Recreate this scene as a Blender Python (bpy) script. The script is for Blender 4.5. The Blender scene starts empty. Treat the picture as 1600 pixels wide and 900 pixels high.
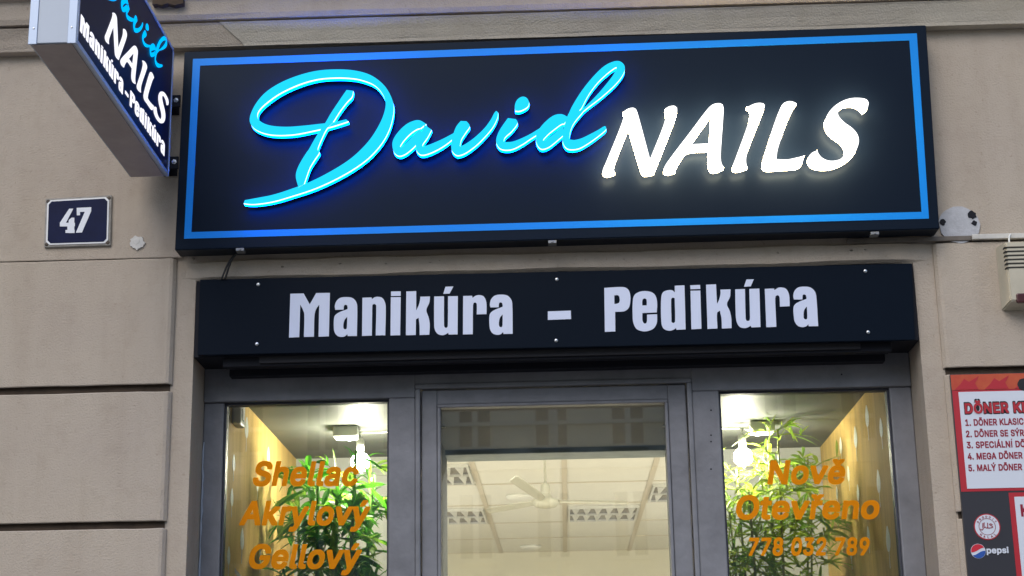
import bpy, bmesh, math, random, json
from mathutils import Vector, Matrix
random.seed(7)
S = bpy.context.scene
COL = S.collection
RAD = math.radians

# ------------------------------------------------------------------ camera
CAM = Vector((0.0, -5.5, 1.6))
FPX = 2600.0
PIT, YAW, ROL = RAD(15.668), RAD(-1.552), RAD(-1.009)
_F = Vector((math.sin(YAW)*math.cos(PIT), math.cos(YAW)*math.cos(PIT), math.sin(PIT)))
_R = Vector((math.cos(YAW), -math.sin(YAW), 0))
_U = _R.cross(_F)
_c, _s = math.cos(ROL), math.sin(ROL)
CR, CU = _c*_R + _s*_U, -_s*_R + _c*_U
cam_d = bpy.data.cameras.new('camera'); cam = bpy.data.objects.new('camera', cam_d); COL.objects.link(cam)
M3 = Matrix((CR, CU, -_F)).transposed()
cam.matrix_world = Matrix.Translation(CAM) @ M3.to_4x4()
cam_d.sensor_width = 36; cam_d.lens = FPX/1600*36; cam_d.clip_end = 500; cam_d.clip_start = .05
S.camera = cam

# ------------------------------------------------------------------ sky, sun, exposure
W = bpy.data.worlds.new('World'); S.world = W; W.use_nodes = True
nt = W.node_tree; bg = nt.nodes['Background']
sky = nt.nodes.new('ShaderNodeTexSky'); sky.sky_type = 'NISHITA'; sky.sun_disc = False
SUN_EL, SUN_ROT = RAD(42), RAD(200)
sky.sun_elevation = SUN_EL; sky.sun_rotation = SUN_ROT
sky.dust_density = 1.5; sky.air_density = 1.0; sky.ozone_density = 1.0
nt.links.new(sky.outputs[0], bg.inputs[0]); bg.inputs[1].default_value = 0.15
sd = bpy.data.lights.new('sun', 'SUN'); sd.energy = 0.9; sd.angle = RAD(40); sd.color = (1, .96, .9)
so = bpy.data.objects.new('sun', sd); COL.objects.link(so)
sdir = Vector((math.sin(SUN_ROT)*math.cos(SUN_EL), math.cos(SUN_ROT)*math.cos(SUN_EL), math.sin(SUN_EL)))
so.rotation_euler = (-sdir).to_track_quat('-Z', 'Y').to_euler()
S.view_settings.view_transform = 'Standard'; S.view_settings.look = 'None'
S.view_settings.gamma = 1; S.view_settings.use_curve_mapping = False
S.view_settings.exposure = 0.35
S.cycles.use_denoising = True; S.cycles.max_bounces = 10; S.cycles.transparent_max_bounces = 16
S.cycles.sample_clamp_indirect = 4.0; S.cycles.caustics_reflective = False; S.cycles.caustics_refractive = False
# ceiling lamps of the salon, above what the door lets one see
def room_lamp(x, y, z, sx, sy, e):
    d = bpy.data.lights.new('unseen_room_lamp', 'AREA'); d.shape = 'RECTANGLE'; d.size = sx; d.size_y = sy
    d.energy = e; d.color = (1, .96, .89)
    o = bpy.data.objects.new('unseen_room_lamp', d); COL.objects.link(o); o.location = (x, y, z); return o
for _y in (2.7, 4.3):
    for _x in (-1.6, 1.6): room_lamp(_x, _y, 3.86, 1.2, .5, 230)
for _x in (-3.8, 3.8): room_lamp(_x, 10.5, 1.9, .6, .6, 90).rotation_euler = (math.pi, 0, 0)   # unseen uplighters added by the side walls to brighten the far ceiling

# ------------------------------------------------------------------ helpers
def ray(px, py):
    return CR*((px-800)/FPX) + CU*(-(py-450)/FPX) + _F
def P(px, py, Y):
    d = ray(px, py); return CAM + d*((Y-CAM.y)/d.y)
def PZ(px, py, Z):
    d = ray(px, py); return CAM + d*((Z-CAM.z)/d.z)
def PX(px, py, X):
    d = ray(px, py); return CAM + d*((X-CAM.x)/d.x)

def wobble_disc(cx, cy, r, Y, n=28, amp=.08, sq=1.0):
    c0 = P(cx, cy, Y); rr = r/FPX*(Y-CAM.y)*1.03
    return [(c0.x+math.cos(2*math.pi*k/n)*rr*(1+random.uniform(-amp, amp)), Y, c0.z+sq*math.sin(2*math.pi*k/n)*rr*(1+random.uniform(-amp, amp))) for k in range(n)]
def tag(o, label=None, cat=None, group=None, kind=None):
    if label: o['label'] = label
    if cat: o['category'] = cat
    if group: o['group'] = group
    if kind: o['kind'] = kind
    return o
def empty(name, loc, label, cat, group=None):
    o = bpy.data.objects.new(name, None); COL.objects.link(o); o.location = loc; o.empty_display_size = .1
    return tag(o, label, cat, group)
def link_mesh(name, me, mats, parent=None, smooth=False):
    o = bpy.data.objects.new(name, me); COL.objects.link(o)
    for m in (mats if isinstance(mats, (list, tuple)) else [mats]): me.materials.append(m)
    if smooth:
        for p in me.polygons: p.use_smooth = True
    if parent is not None:
        o.parent = parent
        org = Vector((0, 0, 0)); q = parent
        while q is not None: org += q.location; q = q.parent
        o.location = -org
    return o

class MB:
    """collects shapes in world coordinates, builds ONE mesh object"""
    def __init__(s): s.bm = bmesh.new()
    def box(s, a, b, bev=0, mi=0, seg=2):
        a, b = [min(a[i], b[i]) for i in range(3)], [max(a[i], b[i]) for i in range(3)]
        t = bmesh.new()
        r = bmesh.ops.create_cube(t, size=1)
        for v in t.verts: v.co = Vector([(a[i]+b[i])/2 + v.co[i]*(b[i]-a[i]) for i in range(3)])
        if bev: bmesh.ops.bevel(t, geom=t.edges[:], offset=bev, segments=seg, affect='EDGES', profile=.5)
        for f in t.faces: f.material_index = mi
        s.add(t); return s
    def add(s, t, M=None):
        if M is not None: bmesh.ops.transform(t, matrix=M, verts=t.verts)
        me = bpy.data.meshes.new('tmp'); t.to_mesh(me); t.free(); s.bm.from_mesh(me); bpy.data.meshes.remove(me)
    def poly(s, pts, mi=0):
        vs = [s.bm.verts.new(p) for p in pts]; f = s.bm.faces.new(vs); f.material_index = mi; return s
    def prism(s, pts, off, mi=0):
        off = Vector(off); n = len(pts)
        a = [s.bm.verts.new(p) for p in pts]; b = [s.bm.verts.new(Vector(p)+off) for p in pts]
        fs = [s.bm.faces.new(a), s.bm.faces.new(b[::-1])]
        for i in range(n): fs.append(s.bm.faces.new((a[i], b[i], b[(i+1) % n], a[(i+1) % n])))
        for f in fs: f.material_index = mi
        return s
    def hexa(s, p, mi=0):   # 8 corners: bottom 4, top 4
        v = [s.bm.verts.new(q) for q in p]
        for ix in ((0,3,2,1),(4,5,6,7),(0,1,5,4),(1,2,6,5),(2,3,7,6),(3,0,4,7)):
            f = s.bm.faces.new([v[i] for i in ix]); f.material_index = mi
        return s
    def tube(s, pts, r, seg=8, mi=0, cap=True):
        pts = [Vector(p) for p in pts]; rings = []
        rs = r if isinstance(r, (list, tuple)) else [r]*len(pts)
        up = None
        for i, p in enumerate(pts):
            t = (pts[min(i+1, len(pts)-1)] - pts[max(i-1, 0)]).normalized()
            if up is None: up = t.orthogonal().normalized()
            up = (up - t*up.dot(t)).normalized(); bi = t.cross(up)
            rings.append([s.bm.verts.new(p + (up*math.cos(2*math.pi*k/seg) + bi*math.sin(2*math.pi*k/seg))*rs[i]) for k in range(seg)])
        for a, b in zip(rings, rings[1:]):
            for k in range(seg):
                f = s.bm.faces.new((a[k], a[(k+1) % seg], b[(k+1) % seg], b[k])); f.material_index = mi
        if cap:
            for q in (rings[0][::-1], rings[-1]):
                f = s.bm.faces.new(q); f.material_index = mi
        return s
    def lathe(s, c, axis, prof, seg=20, mi=0):  # prof: (dist along axis, radius)
        ax = Vector(axis).normalized(); u = ax.orthogonal().normalized(); w = ax.cross(u); c = Vector(c); rings = []
        for h, r in prof:
            rings.append([s.bm.verts.new(c + ax*h + (u*math.cos(2*math.pi*k/seg)+w*math.sin(2*math.pi*k/seg))*max(r, 1e-4)) for k in range(seg)])
        for a, b in zip(rings, rings[1:]):
            for k in range(seg):
                f = s.bm.faces.new((a[k], a[(k+1) % seg], b[(k+1) % seg], b[k])); f.material_index = mi
        for q in (rings[0][::-1], rings[-1]):
            f = s.bm.faces.new(q); f.material_index = mi
        return s
    def build(s, name, mats, parent=None, smooth=False, fix=True):
        if fix: bmesh.ops.recalc_face_normals(s.bm, faces=s.bm.faces[:])
        me = bpy.data.meshes.new(name); s.bm.to_mesh(me); s.bm.free()
        return link_mesh(name, me, mats, parent, smooth)

# ------------------------------------------------------------------ materials
def mat(name, col, rough=.6, metal=0, spec=.5, noise=0, nscale=8, bump=0, bscale=60, coat=0, aniso=None, noise_col=None):
    m = bpy.data.materials.new(name); m.use_nodes = True; n = m.node_tree; b = n.nodes['Principled BSDF']
    b.inputs['Base Color'].default_value = (*col, 1); b.inputs['Roughness'].default_value = rough
    b.inputs['Metallic'].default_value = metal; b.inputs['Specular IOR Level'].default_value = spec
    b.inputs['Coat Weight'].default_value = coat
    tc = n.nodes.new('ShaderNodeTexCoord')
    src = tc.outputs['Object']
    if aniso:
        mp = n.nodes.new('ShaderNodeMapping'); mp.inputs['Scale'].default_value = aniso; n.links.new(src, mp.inputs[0]); src = mp.outputs[0]
    if noise:
        t = n.nodes.new('ShaderNodeTexNoise'); t.inputs['Scale'].default_value = nscale; t.inputs['Detail'].default_value = 7
        t.inputs['Roughness'].default_value = .62
        n.links.new(src, t.inputs[0])
        r = n.nodes.new('ShaderNodeValToRGB'); e = r.color_ramp.elements
        e[0].position = .3; e[1].position = .7
        dk = noise_col or tuple(c*(1-noise) for c in col); lt = tuple(min(1, c*(1+noise*.6)) for c in col)
        e[0].color = (*dk, 1); e[1].color = (*lt, 1)
        n.links.new(t.outputs[0], r.inputs[0]); n.links.new(r.outputs[0], b.inputs['Base Color'])
    if bump:
        t2 = n.nodes.new('ShaderNodeTexNoise'); t2.inputs['Scale'].default_value = bscale; t2.inputs['Detail'].default_value = 5
        n.links.new(src, t2.inputs[0])
        bp = n.nodes.new('ShaderNodeBump'); bp.inputs['Strength'].default_value = bump; bp.inputs['Distance'].default_value = .01
        n.links.new(t2.outputs[0], bp.inputs['Height']); n.links.new(bp.outputs[0], b.inputs['Normal'])
    return m
def emis(name, col, st):
    m = bpy.data.materials.new(name); m.use_nodes = True; n = m.node_tree; n.nodes.clear()
    e = n.nodes.new('ShaderNodeEmission'); e.inputs[0].default_value = (*col, 1); e.inputs[1].default_value = st
    o = n.nodes.new('ShaderNodeOutputMaterial'); n.links.new(e.outputs[0], o.inputs[0]); return m
def glass(name, refl=1.0, tint=(.95, .97, .95)):
    m = bpy.data.materials.new(name); m.use_nodes = True; n = m.node_tree; n.nodes.clear()
    t = n.nodes.new('ShaderNodeBsdfTransparent'); t.inputs[0].default_value = (*tint, 1)
    g = n.nodes.new('ShaderNodeBsdfGlossy'); g.inputs['Roughness'].default_value = .015
    f = n.nodes.new('ShaderNodeFresnel'); f.inputs[0].default_value = 1.5
    mu = n.nodes.new('ShaderNodeMath'); mu.operation = 'MULTIPLY'; mu.inputs[1].default_value = refl; mu.use_clamp = True
    mx = n.nodes.new('ShaderNodeMixShader'); o = n.nodes.new('ShaderNodeOutputMaterial')
    n.links.new(f.outputs[0], mu.inputs[0]); n.links.new(mu.outputs[0], mx.inputs[0])
    n.links.new(t.outputs[0], mx.inputs[1]); n.links.new(g.outputs[0], mx.inputs[2]); n.links.new(mx.outputs[0], o.inputs[0]); return m

def plaster(name, col):
    m = mat(name, col, .9, spec=.15, bump=.35, bscale=160)
    n = m.node_tree; b = n.nodes['Principled BSDF']; tc = [x for x in n.nodes if x.type == 'TEX_COORD'][0]
    t1 = n.nodes.new('ShaderNodeTexNoise'); t1.inputs['Scale'].default_value = 1.6; t1.inputs['Detail'].default_value = 6
    t2 = n.nodes.new('ShaderNodeTexNoise'); t2.inputs['Scale'].default_value = 14; t2.inputs['Detail'].default_value = 8; t2.inputs['Roughness'].default_value = .7
    mp = n.nodes.new('ShaderNodeMapping'); mp.inputs['Scale'].default_value = (7, 7, .8)
    t3 = n.nodes.new('ShaderNodeTexNoise'); t3.inputs['Scale'].default_value = 1.5; t3.inputs['Detail'].default_value = 5
    n.links.new(tc.outputs['Object'], t1.inputs[0]); n.links.new(tc.outputs['Object'], t2.inputs[0])
    n.links.new(tc.outputs['Object'], mp.inputs[0]); n.links.new(mp.outputs[0], t3.inputs[0])
    def ramp(src, p0, c0, p1, c1):
        r = n.nodes.new('ShaderNodeValToRGB'); e = r.color_ramp.elements
        e[0].position, e[1].position = p0, p1; e[0].color = (*c0, 1); e[1].color = (*c1, 1); n.links.new(src, r.inputs[0]); return r.outputs[0]
    def mul(a, bb, f):
        x = n.nodes.new('ShaderNodeMix'); x.data_type = 'RGBA'; x.blend_type = 'MULTIPLY'; x.inputs[0].default_value = f
        n.links.new(a, x.inputs[6]); n.links.new(bb, x.inputs[7]); return x.outputs[2]
    base = ramp(t1.outputs[0], .3, tuple(c*.93 for c in col), .7, (col[0]*1.05, col[1]*1.06, col[2]*1.02))
    sp = ramp(t2.outputs[0], .28, (.84, .82, .79), .5, (1, 1, 1))
    st = ramp(t3.outputs[0], .3, (.88, .86, .83), .55, (1, 1, 1))
    mp4 = n.nodes.new('ShaderNodeMapping'); mp4.inputs['Scale'].default_value = (22, 22, 1.1)
    t4 = n.nodes.new('ShaderNodeTexNoise'); t4.inputs['Scale'].default_value = 1.0; t4.inputs['Detail'].default_value = 6
    n.links.new(tc.outputs['Object'], mp4.inputs[0]); n.links.new(mp4.outputs[0], t4.inputs[0])
    t5 = n.nodes.new('ShaderNodeTexNoise'); t5.inputs['Scale'].default_value = 70; t5.inputs['Detail'].default_value = 3
    n.links.new(tc.outputs['Object'], t5.inputs[0])
    run = ramp(t4.outputs[0], .30, (.80, .77, .73), .46, (1, 1, 1))
    fleck = ramp(t5.outputs[0], .26, (.72, .69, .66), .33, (1, 1, 1))
    o = mul(mul(mul(mul(base, sp, .55), st, .45), run, .15), fleck, .6)
    n.links.new(o, b.inputs['Base Color']); return m

M_plaster = plaster('plaster_beige', (.46, .395, .335))
M_plaster2 = plaster('plaster_repaint', (.49, .445, .385))
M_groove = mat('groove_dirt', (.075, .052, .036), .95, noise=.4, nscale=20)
M_sign = mat('sign_black_panel', (.004, .008, .017), .36, spec=.13, bump=.02, bscale=300)
M_sign.node_tree.nodes['Principled BSDF'].inputs['Specular Tint'].default_value = (.62, .78, 1, 1)
M_signedge = mat('sign_black_edge', (.008, .009, .012), .4)
M_board = mat('board_black_panel', (.003, .007, .015), .42, spec=.06, bump=.02, bscale=200)
M_blue = mat('blue_vinyl', (.002, .25, .80), .4, spec=.2)
M_lav = mat('white_vinyl', (.62, .68, .86), .4)
M_frame = mat('grey_paint', (.198, .201, .222), .38, spec=.5, noise=.24, nscale=7, bump=.2, bscale=28)
M_frame2 = mat('grey_paint_dark', (.045, .048, .065), .45, noise=.2, nscale=9)
M_dark = mat('dark_metal', (.008, .009, .015), .7, spec=.25)
M_alu = mat('silver_aluminium', (.34, .39, .47), .42, metal=.2, noise=.06, nscale=4)
M_alu2 = mat('sign_underside', (.36, .31, .30), .6, metal=.1, noise=.12, nscale=14)
M_steel = mat('screw_steel', (.62, .64, .66), .28, metal=1)
M_orange = mat('orange_vinyl', (.98, .45, .008), .6, spec=.15)
def add_translucent(m, c, fac):
    n = m.node_tree; b = n.nodes['Principled BSDF']; t = n.nodes.new('ShaderNodeBsdfTranslucent'); t.inputs[0].default_value = (*c, 1)
    mx = n.nodes.new('ShaderNodeMixShader'); mx.inputs[0].default_value = fac
    o = [x for x in n.nodes if x.type == 'OUTPUT_MATERIAL'][0]
    n.links.new(b.outputs[0], mx.inputs[1]); n.links.new(t.outputs[0], mx.inputs[2]); n.links.new(mx.outputs[0], o.inputs[0])
add_translucent(M_orange, (1.0, .52, .01), .6)
M_wood = mat('wood_panel', (.74, .50, .17), .75, spec=.15, noise=.22, nscale=3, aniso=(6, 6, .5), bump=.04, bscale=20)
M_soffit = mat('soffit_panel', (.15, .155, .142), .55, spec=.28, noise=.25, nscale=2.5)
M_back = mat('display_back_panel', (.62, .63, .60), .5, noise=.06, nscale=4)
M_pass = mat('passage_panel', (.05, .05, .043), .6, spec=.1, noise=.2, nscale=5)
M_beam = mat('passage_beam', (.15, .18, .175), .5, noise=.3, nscale=14)
M_ceil = mat('ceiling_tile', (.77, .75, .68), .85, noise=.03, nscale=6, bump=.1, bscale=90)
M_grid = mat('ceiling_grid', (.60, .54, .44), .6)
M_room = mat('room_paint', (.71, .68, .57), .8, noise=.04, nscale=3)
M_white = mat('white_plastic', (.78, .78, .74), .45)
M_floor = mat('floor_tile', (.52, .48, .42), .4, noise=.1)
M_glass = glass('window_glass', 1.7)
M_glassd = glass('door_glass', 3.4)
M_drop = mat('pale_drop_print', (.88, .90, .82), .6)

# ------------------------------------------------------------------ key depths and sizes
Y_STRIP, Y_FRAME, Y_GLASS = .022, .20, .245
XL, XR = P(301, 592, Y_STRIP).x, P(1441, 580, Y_STRIP).x          # sides of the opening
ZTOP = (P(312, 436, Y_STRIP).z + P(1424, 411, Y_STRIP).z)/2       # top of the opening
ZW = (P(353, 628, Y_GLASS).z + P(1388, 612, Y_GLASS).z)/2         # top of the show windows
YB = 1.83                                                          # back of the window bays
ZC = (P(353, 597.6, Y_GLASS).z + P(1388, 574, Y_GLASS).z)/2       # ceiling of the window bays
Z_COR = (P(20, 90, -.01).z + P(1500, 38, -.01).z)/2

# ------------------------------------------------------------------ ground, street
MB().box((-60, -60, -.2), (60, 30, -.02)).build('ground', mat('asphalt', (.06, .06, .062), .9, noise=.2, nscale=3, bump=.3)).__setitem__('kind', 'structure')
MB().box((-60, -7.5, -.05), (60, .019, 0)).build('pavement', mat('paving_stone', (.26, .255, .24), .85, noise=.25, nscale=4, bump=.3)).__setitem__('kind', 'structure')

# ------------------------------------------------------------------ the shop building
B = empty('shop_building', (0, 0, 0), 'beige plastered shop building with rusticated blocks, cornice and grey glazed shopfront', 'building')
w = MB()
w.box((-6, Y_STRIP, 0), (XL, .45, Z_COR+.02)); w.box((XR, Y_STRIP, 0), (6, .45, Z_COR+.02))
w.box((XL, Y_STRIP, ZTOP), (XR, .45, Z_COR+.02))
w.box((-6, .012, Z_COR+.02), (6, .45, 6))
w.build('wall', M_plaster, B)
# upper smooth band (left and right of the sign), slightly proud of the strip round the opening
XBL, XBR = P(274, 420, 0).x, P(1470, 420, 0).x
zb = P(140, 405, 0).z
u = MB(); u.box((-6, .006, zb), (XBL+.02, Y_STRIP+.004, Z_COR+.01), .004); u.box((XBR-.02, .006, zb-.005), (6, Y_STRIP+.004, Z_COR+.01), .004)
u.box((XBL+.021, .010, zb+.012), (XBR-.021, Y_STRIP+.004, Z_COR+.01), .004)
u.build('upper_wall', M_plaster, B)
# soft, uneven plaster edge over the opening
l = MB(); rows = []; n = 90; xa_, xb_ = P(262, 430, 0).x, P(1476, 405, 0).x
ph = [random.uniform(0, 6.28) for _ in range(6)]
for i in range(n+1):
    x = xa_+(xb_-xa_)*i/n
    t = min(1, max(0, min(x-xa_-.06, xb_-x-.06)/.09)); pr_ = .0125*t
    wob = .0022*math.sin(x*5+ph[0])+.0016*math.sin(x*13+ph[1])+random.uniform(-.0007, .0007)
    wo2 = .0022*math.sin(x*4+ph[2])+.0016*math.sin(x*17+ph[3])+random.uniform(-.0007, .0007)
    z0_, z1_ = ZTOP-.006+wob, zb-.012+wo2
    rows.append([l.bm.verts.new((x, y, z)) for y, z in ((Y_STRIP+.02, z0_), (Y_STRIP+.004-pr_*.3, z0_+.001), (Y_STRIP-.001-pr_, z0_+.012), (Y_STRIP-.001-pr_, z1_-.006), (Y_STRIP-.0005-pr_*.6, z1_-.001), (Y_STRIP+.01, z1_))])
for p, q in zip(rows, rows[1:]):
    for k in range(5): l.bm.faces.new((p[k], q[k], q[k+1], p[k+1]))
l.build('lintel_moulding', M_plaster, B, smooth=False)
M_chip = mat('chip_grey', (.24, .215, .185), .9, noise=.4, nscale=80)
for px, py, rr in ((302, 403, 2.2), (441, 417, 3), (531, 412, 3.4), (603, 412, 3), (672, 410, 2.6), (687, 407, 1.8), (844, 406, 3.2), (914, 406, 2.4), (975, 405, 2.2), (1125, 399, 2.4), (1164, 396, 1.8), (1215, 395, 3), (1330, 391, 3.4), (1352, 390, 2.4)):
    h = MB(); h.prism(wobble_disc(px, py, rr*random.uniform(.4, .9), .0085, 10, .35, .6), (0, .012, 0)); h.build('plaster_chip', M_chip, B)
# rusticated blocks
XLb, XRb = P(257, 700, 0).x, P(1484, 600, 0).x
def zl(y): return P(130, y, 0).z
def zr(y): return P(1560, y, 0).z
def block(x_end, x_far, za, zb_):
    """one course: front face at Y=0, chamfered towards the opening, sooty top and bottom faces"""
    r = MB(); n = 36; sg = 1 if x_far < x_end else -1; rows = []
    xs = [(x_end+sg*.014, Y_STRIP+.004), (x_end+sg*.013, .014), (x_end+sg*.004, .003), (x_end-sg*.006, 0)] + [(x_end-sg*.006+(x_far-x_end)*((i+1)/n)**1.4, 0) for i in range(n)]
    for i, (x, y) in enumerate(xs):
        j0, j1 = random.uniform(-.0011, .0011), random.uniform(-.0011, .0011); c_ = .003 if i > 1 else 0
        rows.append([r.bm.verts.new(q) for q in ((x, max(y, Y_STRIP+.004), zb_+j0), (x, y+.003, zb_+j0), (x, y, zb_+j0+.003), (x, y, za+j1-.004), (x, y+.004, za+j1), (x, max(y, Y_STRIP+.004), za+j1))])
    for p, q in zip(rows, rows[1:]):
        for k in range(5):
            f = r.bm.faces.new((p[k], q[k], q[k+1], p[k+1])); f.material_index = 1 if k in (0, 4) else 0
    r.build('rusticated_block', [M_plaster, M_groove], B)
for a, b in ((406.5, 602.6), (614, 816.2), (827.5, 1040), (1050, 1270), (1280, 1500)): block(XLb, -6, zl(a), zl(b))
for a, b in ((377, 572.2), (583, 797.8), (808.8, 1022), (1032, 1250), (1260, 1500)): block(XRb, 6, zr(a), zr(b))
for y in (608.5, 822): MB().box((-6, Y_STRIP-.002, zl(y)-.03), (XLb+.006, Y_STRIP+.004, zl(y)+.03)).build('joint', M_groove, B)
for y in (577.5, 803): MB().box((XRb-.006, Y_STRIP-.002, zr(y)-.03), (6, Y_STRIP+.004, zr(y)+.03)).build('joint', M_groove, B)
# cornice (profile swept along the facade)
def zc_(y): return P(20, y, -.03).z
prof = [(.02, Z_COR), (-.030, Z_COR), (-.032, zc_(79)), (-.034, zc_(77)), (-.044, zc_(66)), (-.058, zc_(54)), (-.063, zc_(51)), (-.040, zc_(50)), (-.040, zc_(47.5)),
        (-.072, zc_(47)), (-.080, zc_(40)), (-.082, zc_(20)), (-.086, zc_(15)), (-.105, zc_(13)), (-.11, zc_(0)), (-.12, zc_(-14)),
        (-.20, zc_(-20)), (-.21, zc_(-60)), (-.16, zc_(-75)), (.02, zc_(-80))]
c = MB(); N = 48; rows = []
for i in range(N+1):
    x = -6+12*i/N
    rows.append([c.bm.verts.new((x, y+(random.uniform(-.0012, .0012) if 0 < k < 18 else 0), z+(random.uniform(-.0012, .0012) if 0 < k < 18 else 0))) for k, (y, z) in enumerate(prof)])
for a, b in zip(rows, rows[1:]):
    for k in range(len(prof)-1): c.bm.faces.new((a[k], b[k], b[k+1], a[k+1]))
c.build('cornice', M_plaster, B)
# thicker repainted render on the lower cornice member, broken off at its left end
c = MB(); rows = []; pr = prof[0:8]
xst = [P(382, 76, -.04).x, P(381, 76, -.04).x, P(378, 70, -.04).x, P(376, 66, -.04).x, P(362, 56, -.05).x, P(347, 43, -.06).x, P(343, 38, -.06).x, P(343, 36, -.06).x]
for i in range(N+1):
    rows.append([c.bm.verts.new((xst[k]+(6-xst[k])*(i/N)**1.3, y-.005+(0 if k else .03)+random.uniform(-.0006, .0006), z-(.003 if k < 2 else -.001)+random.uniform(-.0008, .0008))) for k, (y, z) in enumerate(pr)])
for a, b in zip(rows, rows[1:]):
    for k in range(len(pr)-1): c.bm.faces.new((a[k], b[k], b[k+1], a[k+1]))
for k in range(len(pr)-1):
    v = [c.bm.verts.new((rows[0][q].co.x, rows[0][q].co.y+.008, rows[0][q].co.z)) for q in (k, k+1)]
    c.bm.faces.new((rows[0][k], rows[0][k+1], v[1], v[0]))
c.build('cornice_render', M_plaster2, B)['label'] = 'paler repainted render along the lower cornice'
ch_ = MB(); pts = []
for px, py in ((238, 0), (286, -4), (286, 5), (272, 8), (262, 5), (252, 8), (244, 6), (238, 7)): pts.append(P(px, py, -.111))
ch_.prism([(p.x, -.1112, p.z) for p in pts], (0, .03, 0)); ch_.build('chipped_plaster', M_groove, B)
# repainted patch and crack on the cornice, filled holes on the wall
pm = mat('cement_filler', (.46, .47, .50), .8, noise=.18, nscale=30, bump=.25, bscale=90)
p1 = MB(); p1.prism(wobble_disc(1499, 351, 32, -.001, amp=.03, sq=.95), (0, .01, 0)); pt = p1.build('wall_patch', pm, B); pt['label'] = 'round grey cement patch with drilled holes'
for x, y, rr in ((1519.5, 336, 6.5), (1522.5, 348.5, 4.2), (1473, 347, 5)):
    h = MB(); h.prism(wobble_disc(x, y, rr, -.003, 12, .25), (0, .004, 0)); h.build('drilled_hole', M_dark, pt)
p2 = MB(); p2.prism(wobble_disc(214, 379, 11.5, 0, amp=.16), (0, .01, 0)); p2.lathe(P(213, 377, -.0012), (0, 1, 0), [(0, .009), (.001, .012), (.006, .012)])
p2.build('wall_patch', mat('white_filler', (.58, .57, .55), .7, noise=.1, nscale=40), B)['label'] = 'small white filled screw hole'

# ---- shopfront frame (painted wood)
def X(px, py, Y=Y_FRAME): return P(px, py, Y).x
def Z(px, py, Y=Y_FRAME): return P(px, py, Y).z
xw1, xw2 = X(353.4, 629, Y_GLASS), X(609.6, 622, Y_GLASS)      # left window
xw3, xw4 = X(1121, 614.5, Y_GLASS), X(1387, 613.8, Y_GLASS)    # right window
xd1, xd2 = X(649, 600), X(1080, 595)                            # door opening
zd = (Z(649, 598)+Z(1080, 593))/2
z0 = .35
fr = MB()
bv = .004
fr.box((XL+.001, Y_FRAME+.012, 0), (xw1, .30, ZW), bv); fr.box((xw4, Y_FRAME+.012, 0), (XR-.001, .30, ZW), bv)
fr.box((xw2, Y_FRAME, 0), (xd1, .30, ZW), bv); fr.box((xd2, Y_FRAME, 0), (xw3, .30, ZW), bv)
zbeam = ZTOP-.02
fr.box((XL+.001, Y_FRAME, ZW), (xd1, .30, zbeam), bv); fr.box((xd2, Y_FRAME, ZW), (XR-.001, .30, zbeam), bv)
fr.box((xd1-.001, Y_FRAME+.0008, zd), (xd2+.001, .30, zbeam-.001), bv)
fr.box((xw1, Y_FRAME+.004, 0), (xw2, .30, z0), bv); fr.box((xw3, Y_FRAME+.004, 0), (xw4, .30, z0), bv)
# architrave bead round the door
bw = .017
for (a, b) in (((xd1, zd-bw), (xd2, zd)),): fr.box((a[0], Y_FRAME-.006, a[1]), (b[0], .29, b[1]), .004)
fr.box((xd1, Y_FRAME-.006, 0), (xd1+bw, .29, zd-bw), .004); fr.box((xd2-bw, Y_FRAME-.006, 0), (xd2, .29, zd-bw), .004)
fr.build('shopfront_frame', M_frame, B)
for px, py in ((1315, 585), (1111, 641), (1111, 680), (1111, 690), (1111, 733)):
    q = P(px, py, Y_FRAME); MB().lathe((q.x, Y_FRAME-.0006, q.z), (0, 1, 0), [(0, .003), (.003, .003)], 8).build('nail_hole', M_dark, B)
# caulk lines on the jambs
ck = MB()
pts = [(XL+.003+random.uniform(0, .003), Y_FRAME+.009, .3+i*.03) for i in range(int((ZW-.42)/.03)+1)]
ck.tube(pts, [.0022+random.uniform(0, .003) for _ in pts], 6)
ck.build('caulk_seam', mat('caulk', (.34, .38, .45), .6), B, smooth=True)
# door leaf
xg1, xg2 = X(689.5, 638, Y_GLASS), X(1037.5, 635, Y_GLASS); zg = (Z(689, 638, Y_GLASS)+Z(1037, 635, Y_GLASS))/2
yd = Y_FRAME+.010; e = .003
d = MB()
dl, dr, dt = xd1+bw+e, xd2-bw-e, zd-bw-e
d.box((dl, yd, .02), (xg1-.012, .262, dt), .004); d.box((xg2+.012, yd, .02), (dr, .262, dt), .004)
d.box((xg1-.012, yd+.0008, zg+.012), (xg2+.012, .262, dt-.0005), .003); d.box((xg1-.012, yd+.0008, .02), (xg2+.012, .262, .4), .003)
door = d.build('door', M_frame, B)
bd = MB()
bd.box((xg1-.011, yd-.007, zg), (xg2+.011, .25, zg+.011), .003); bd.box((xg1-.011, yd-.007, .4), (xg1, .25, zg), .003); bd.box((xg2, yd-.007, .4), (xg2+.011, .25, zg), .003)
bd.build('glazing_bead', M_frame, door)
MB().box((xg1, Y_GLASS-.003, .4), (xg2, Y_GLASS+.003, zg)).build('pane', M_glassd, door)
hb = MB(); hb.tube([(dr-.04, yd-.05, .95), (dr-.04, yd-.05, 1.25)], .012, 10); hb.tube([(dr-.04, yd, .98), (dr-.04, yd-.05, .98)], .008); hb.tube([(dr-.04, yd, 1.22), (dr-.04, yd-.05, 1.22)], .008)
hb.build('handle', M_steel, door, smooth=True)
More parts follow.
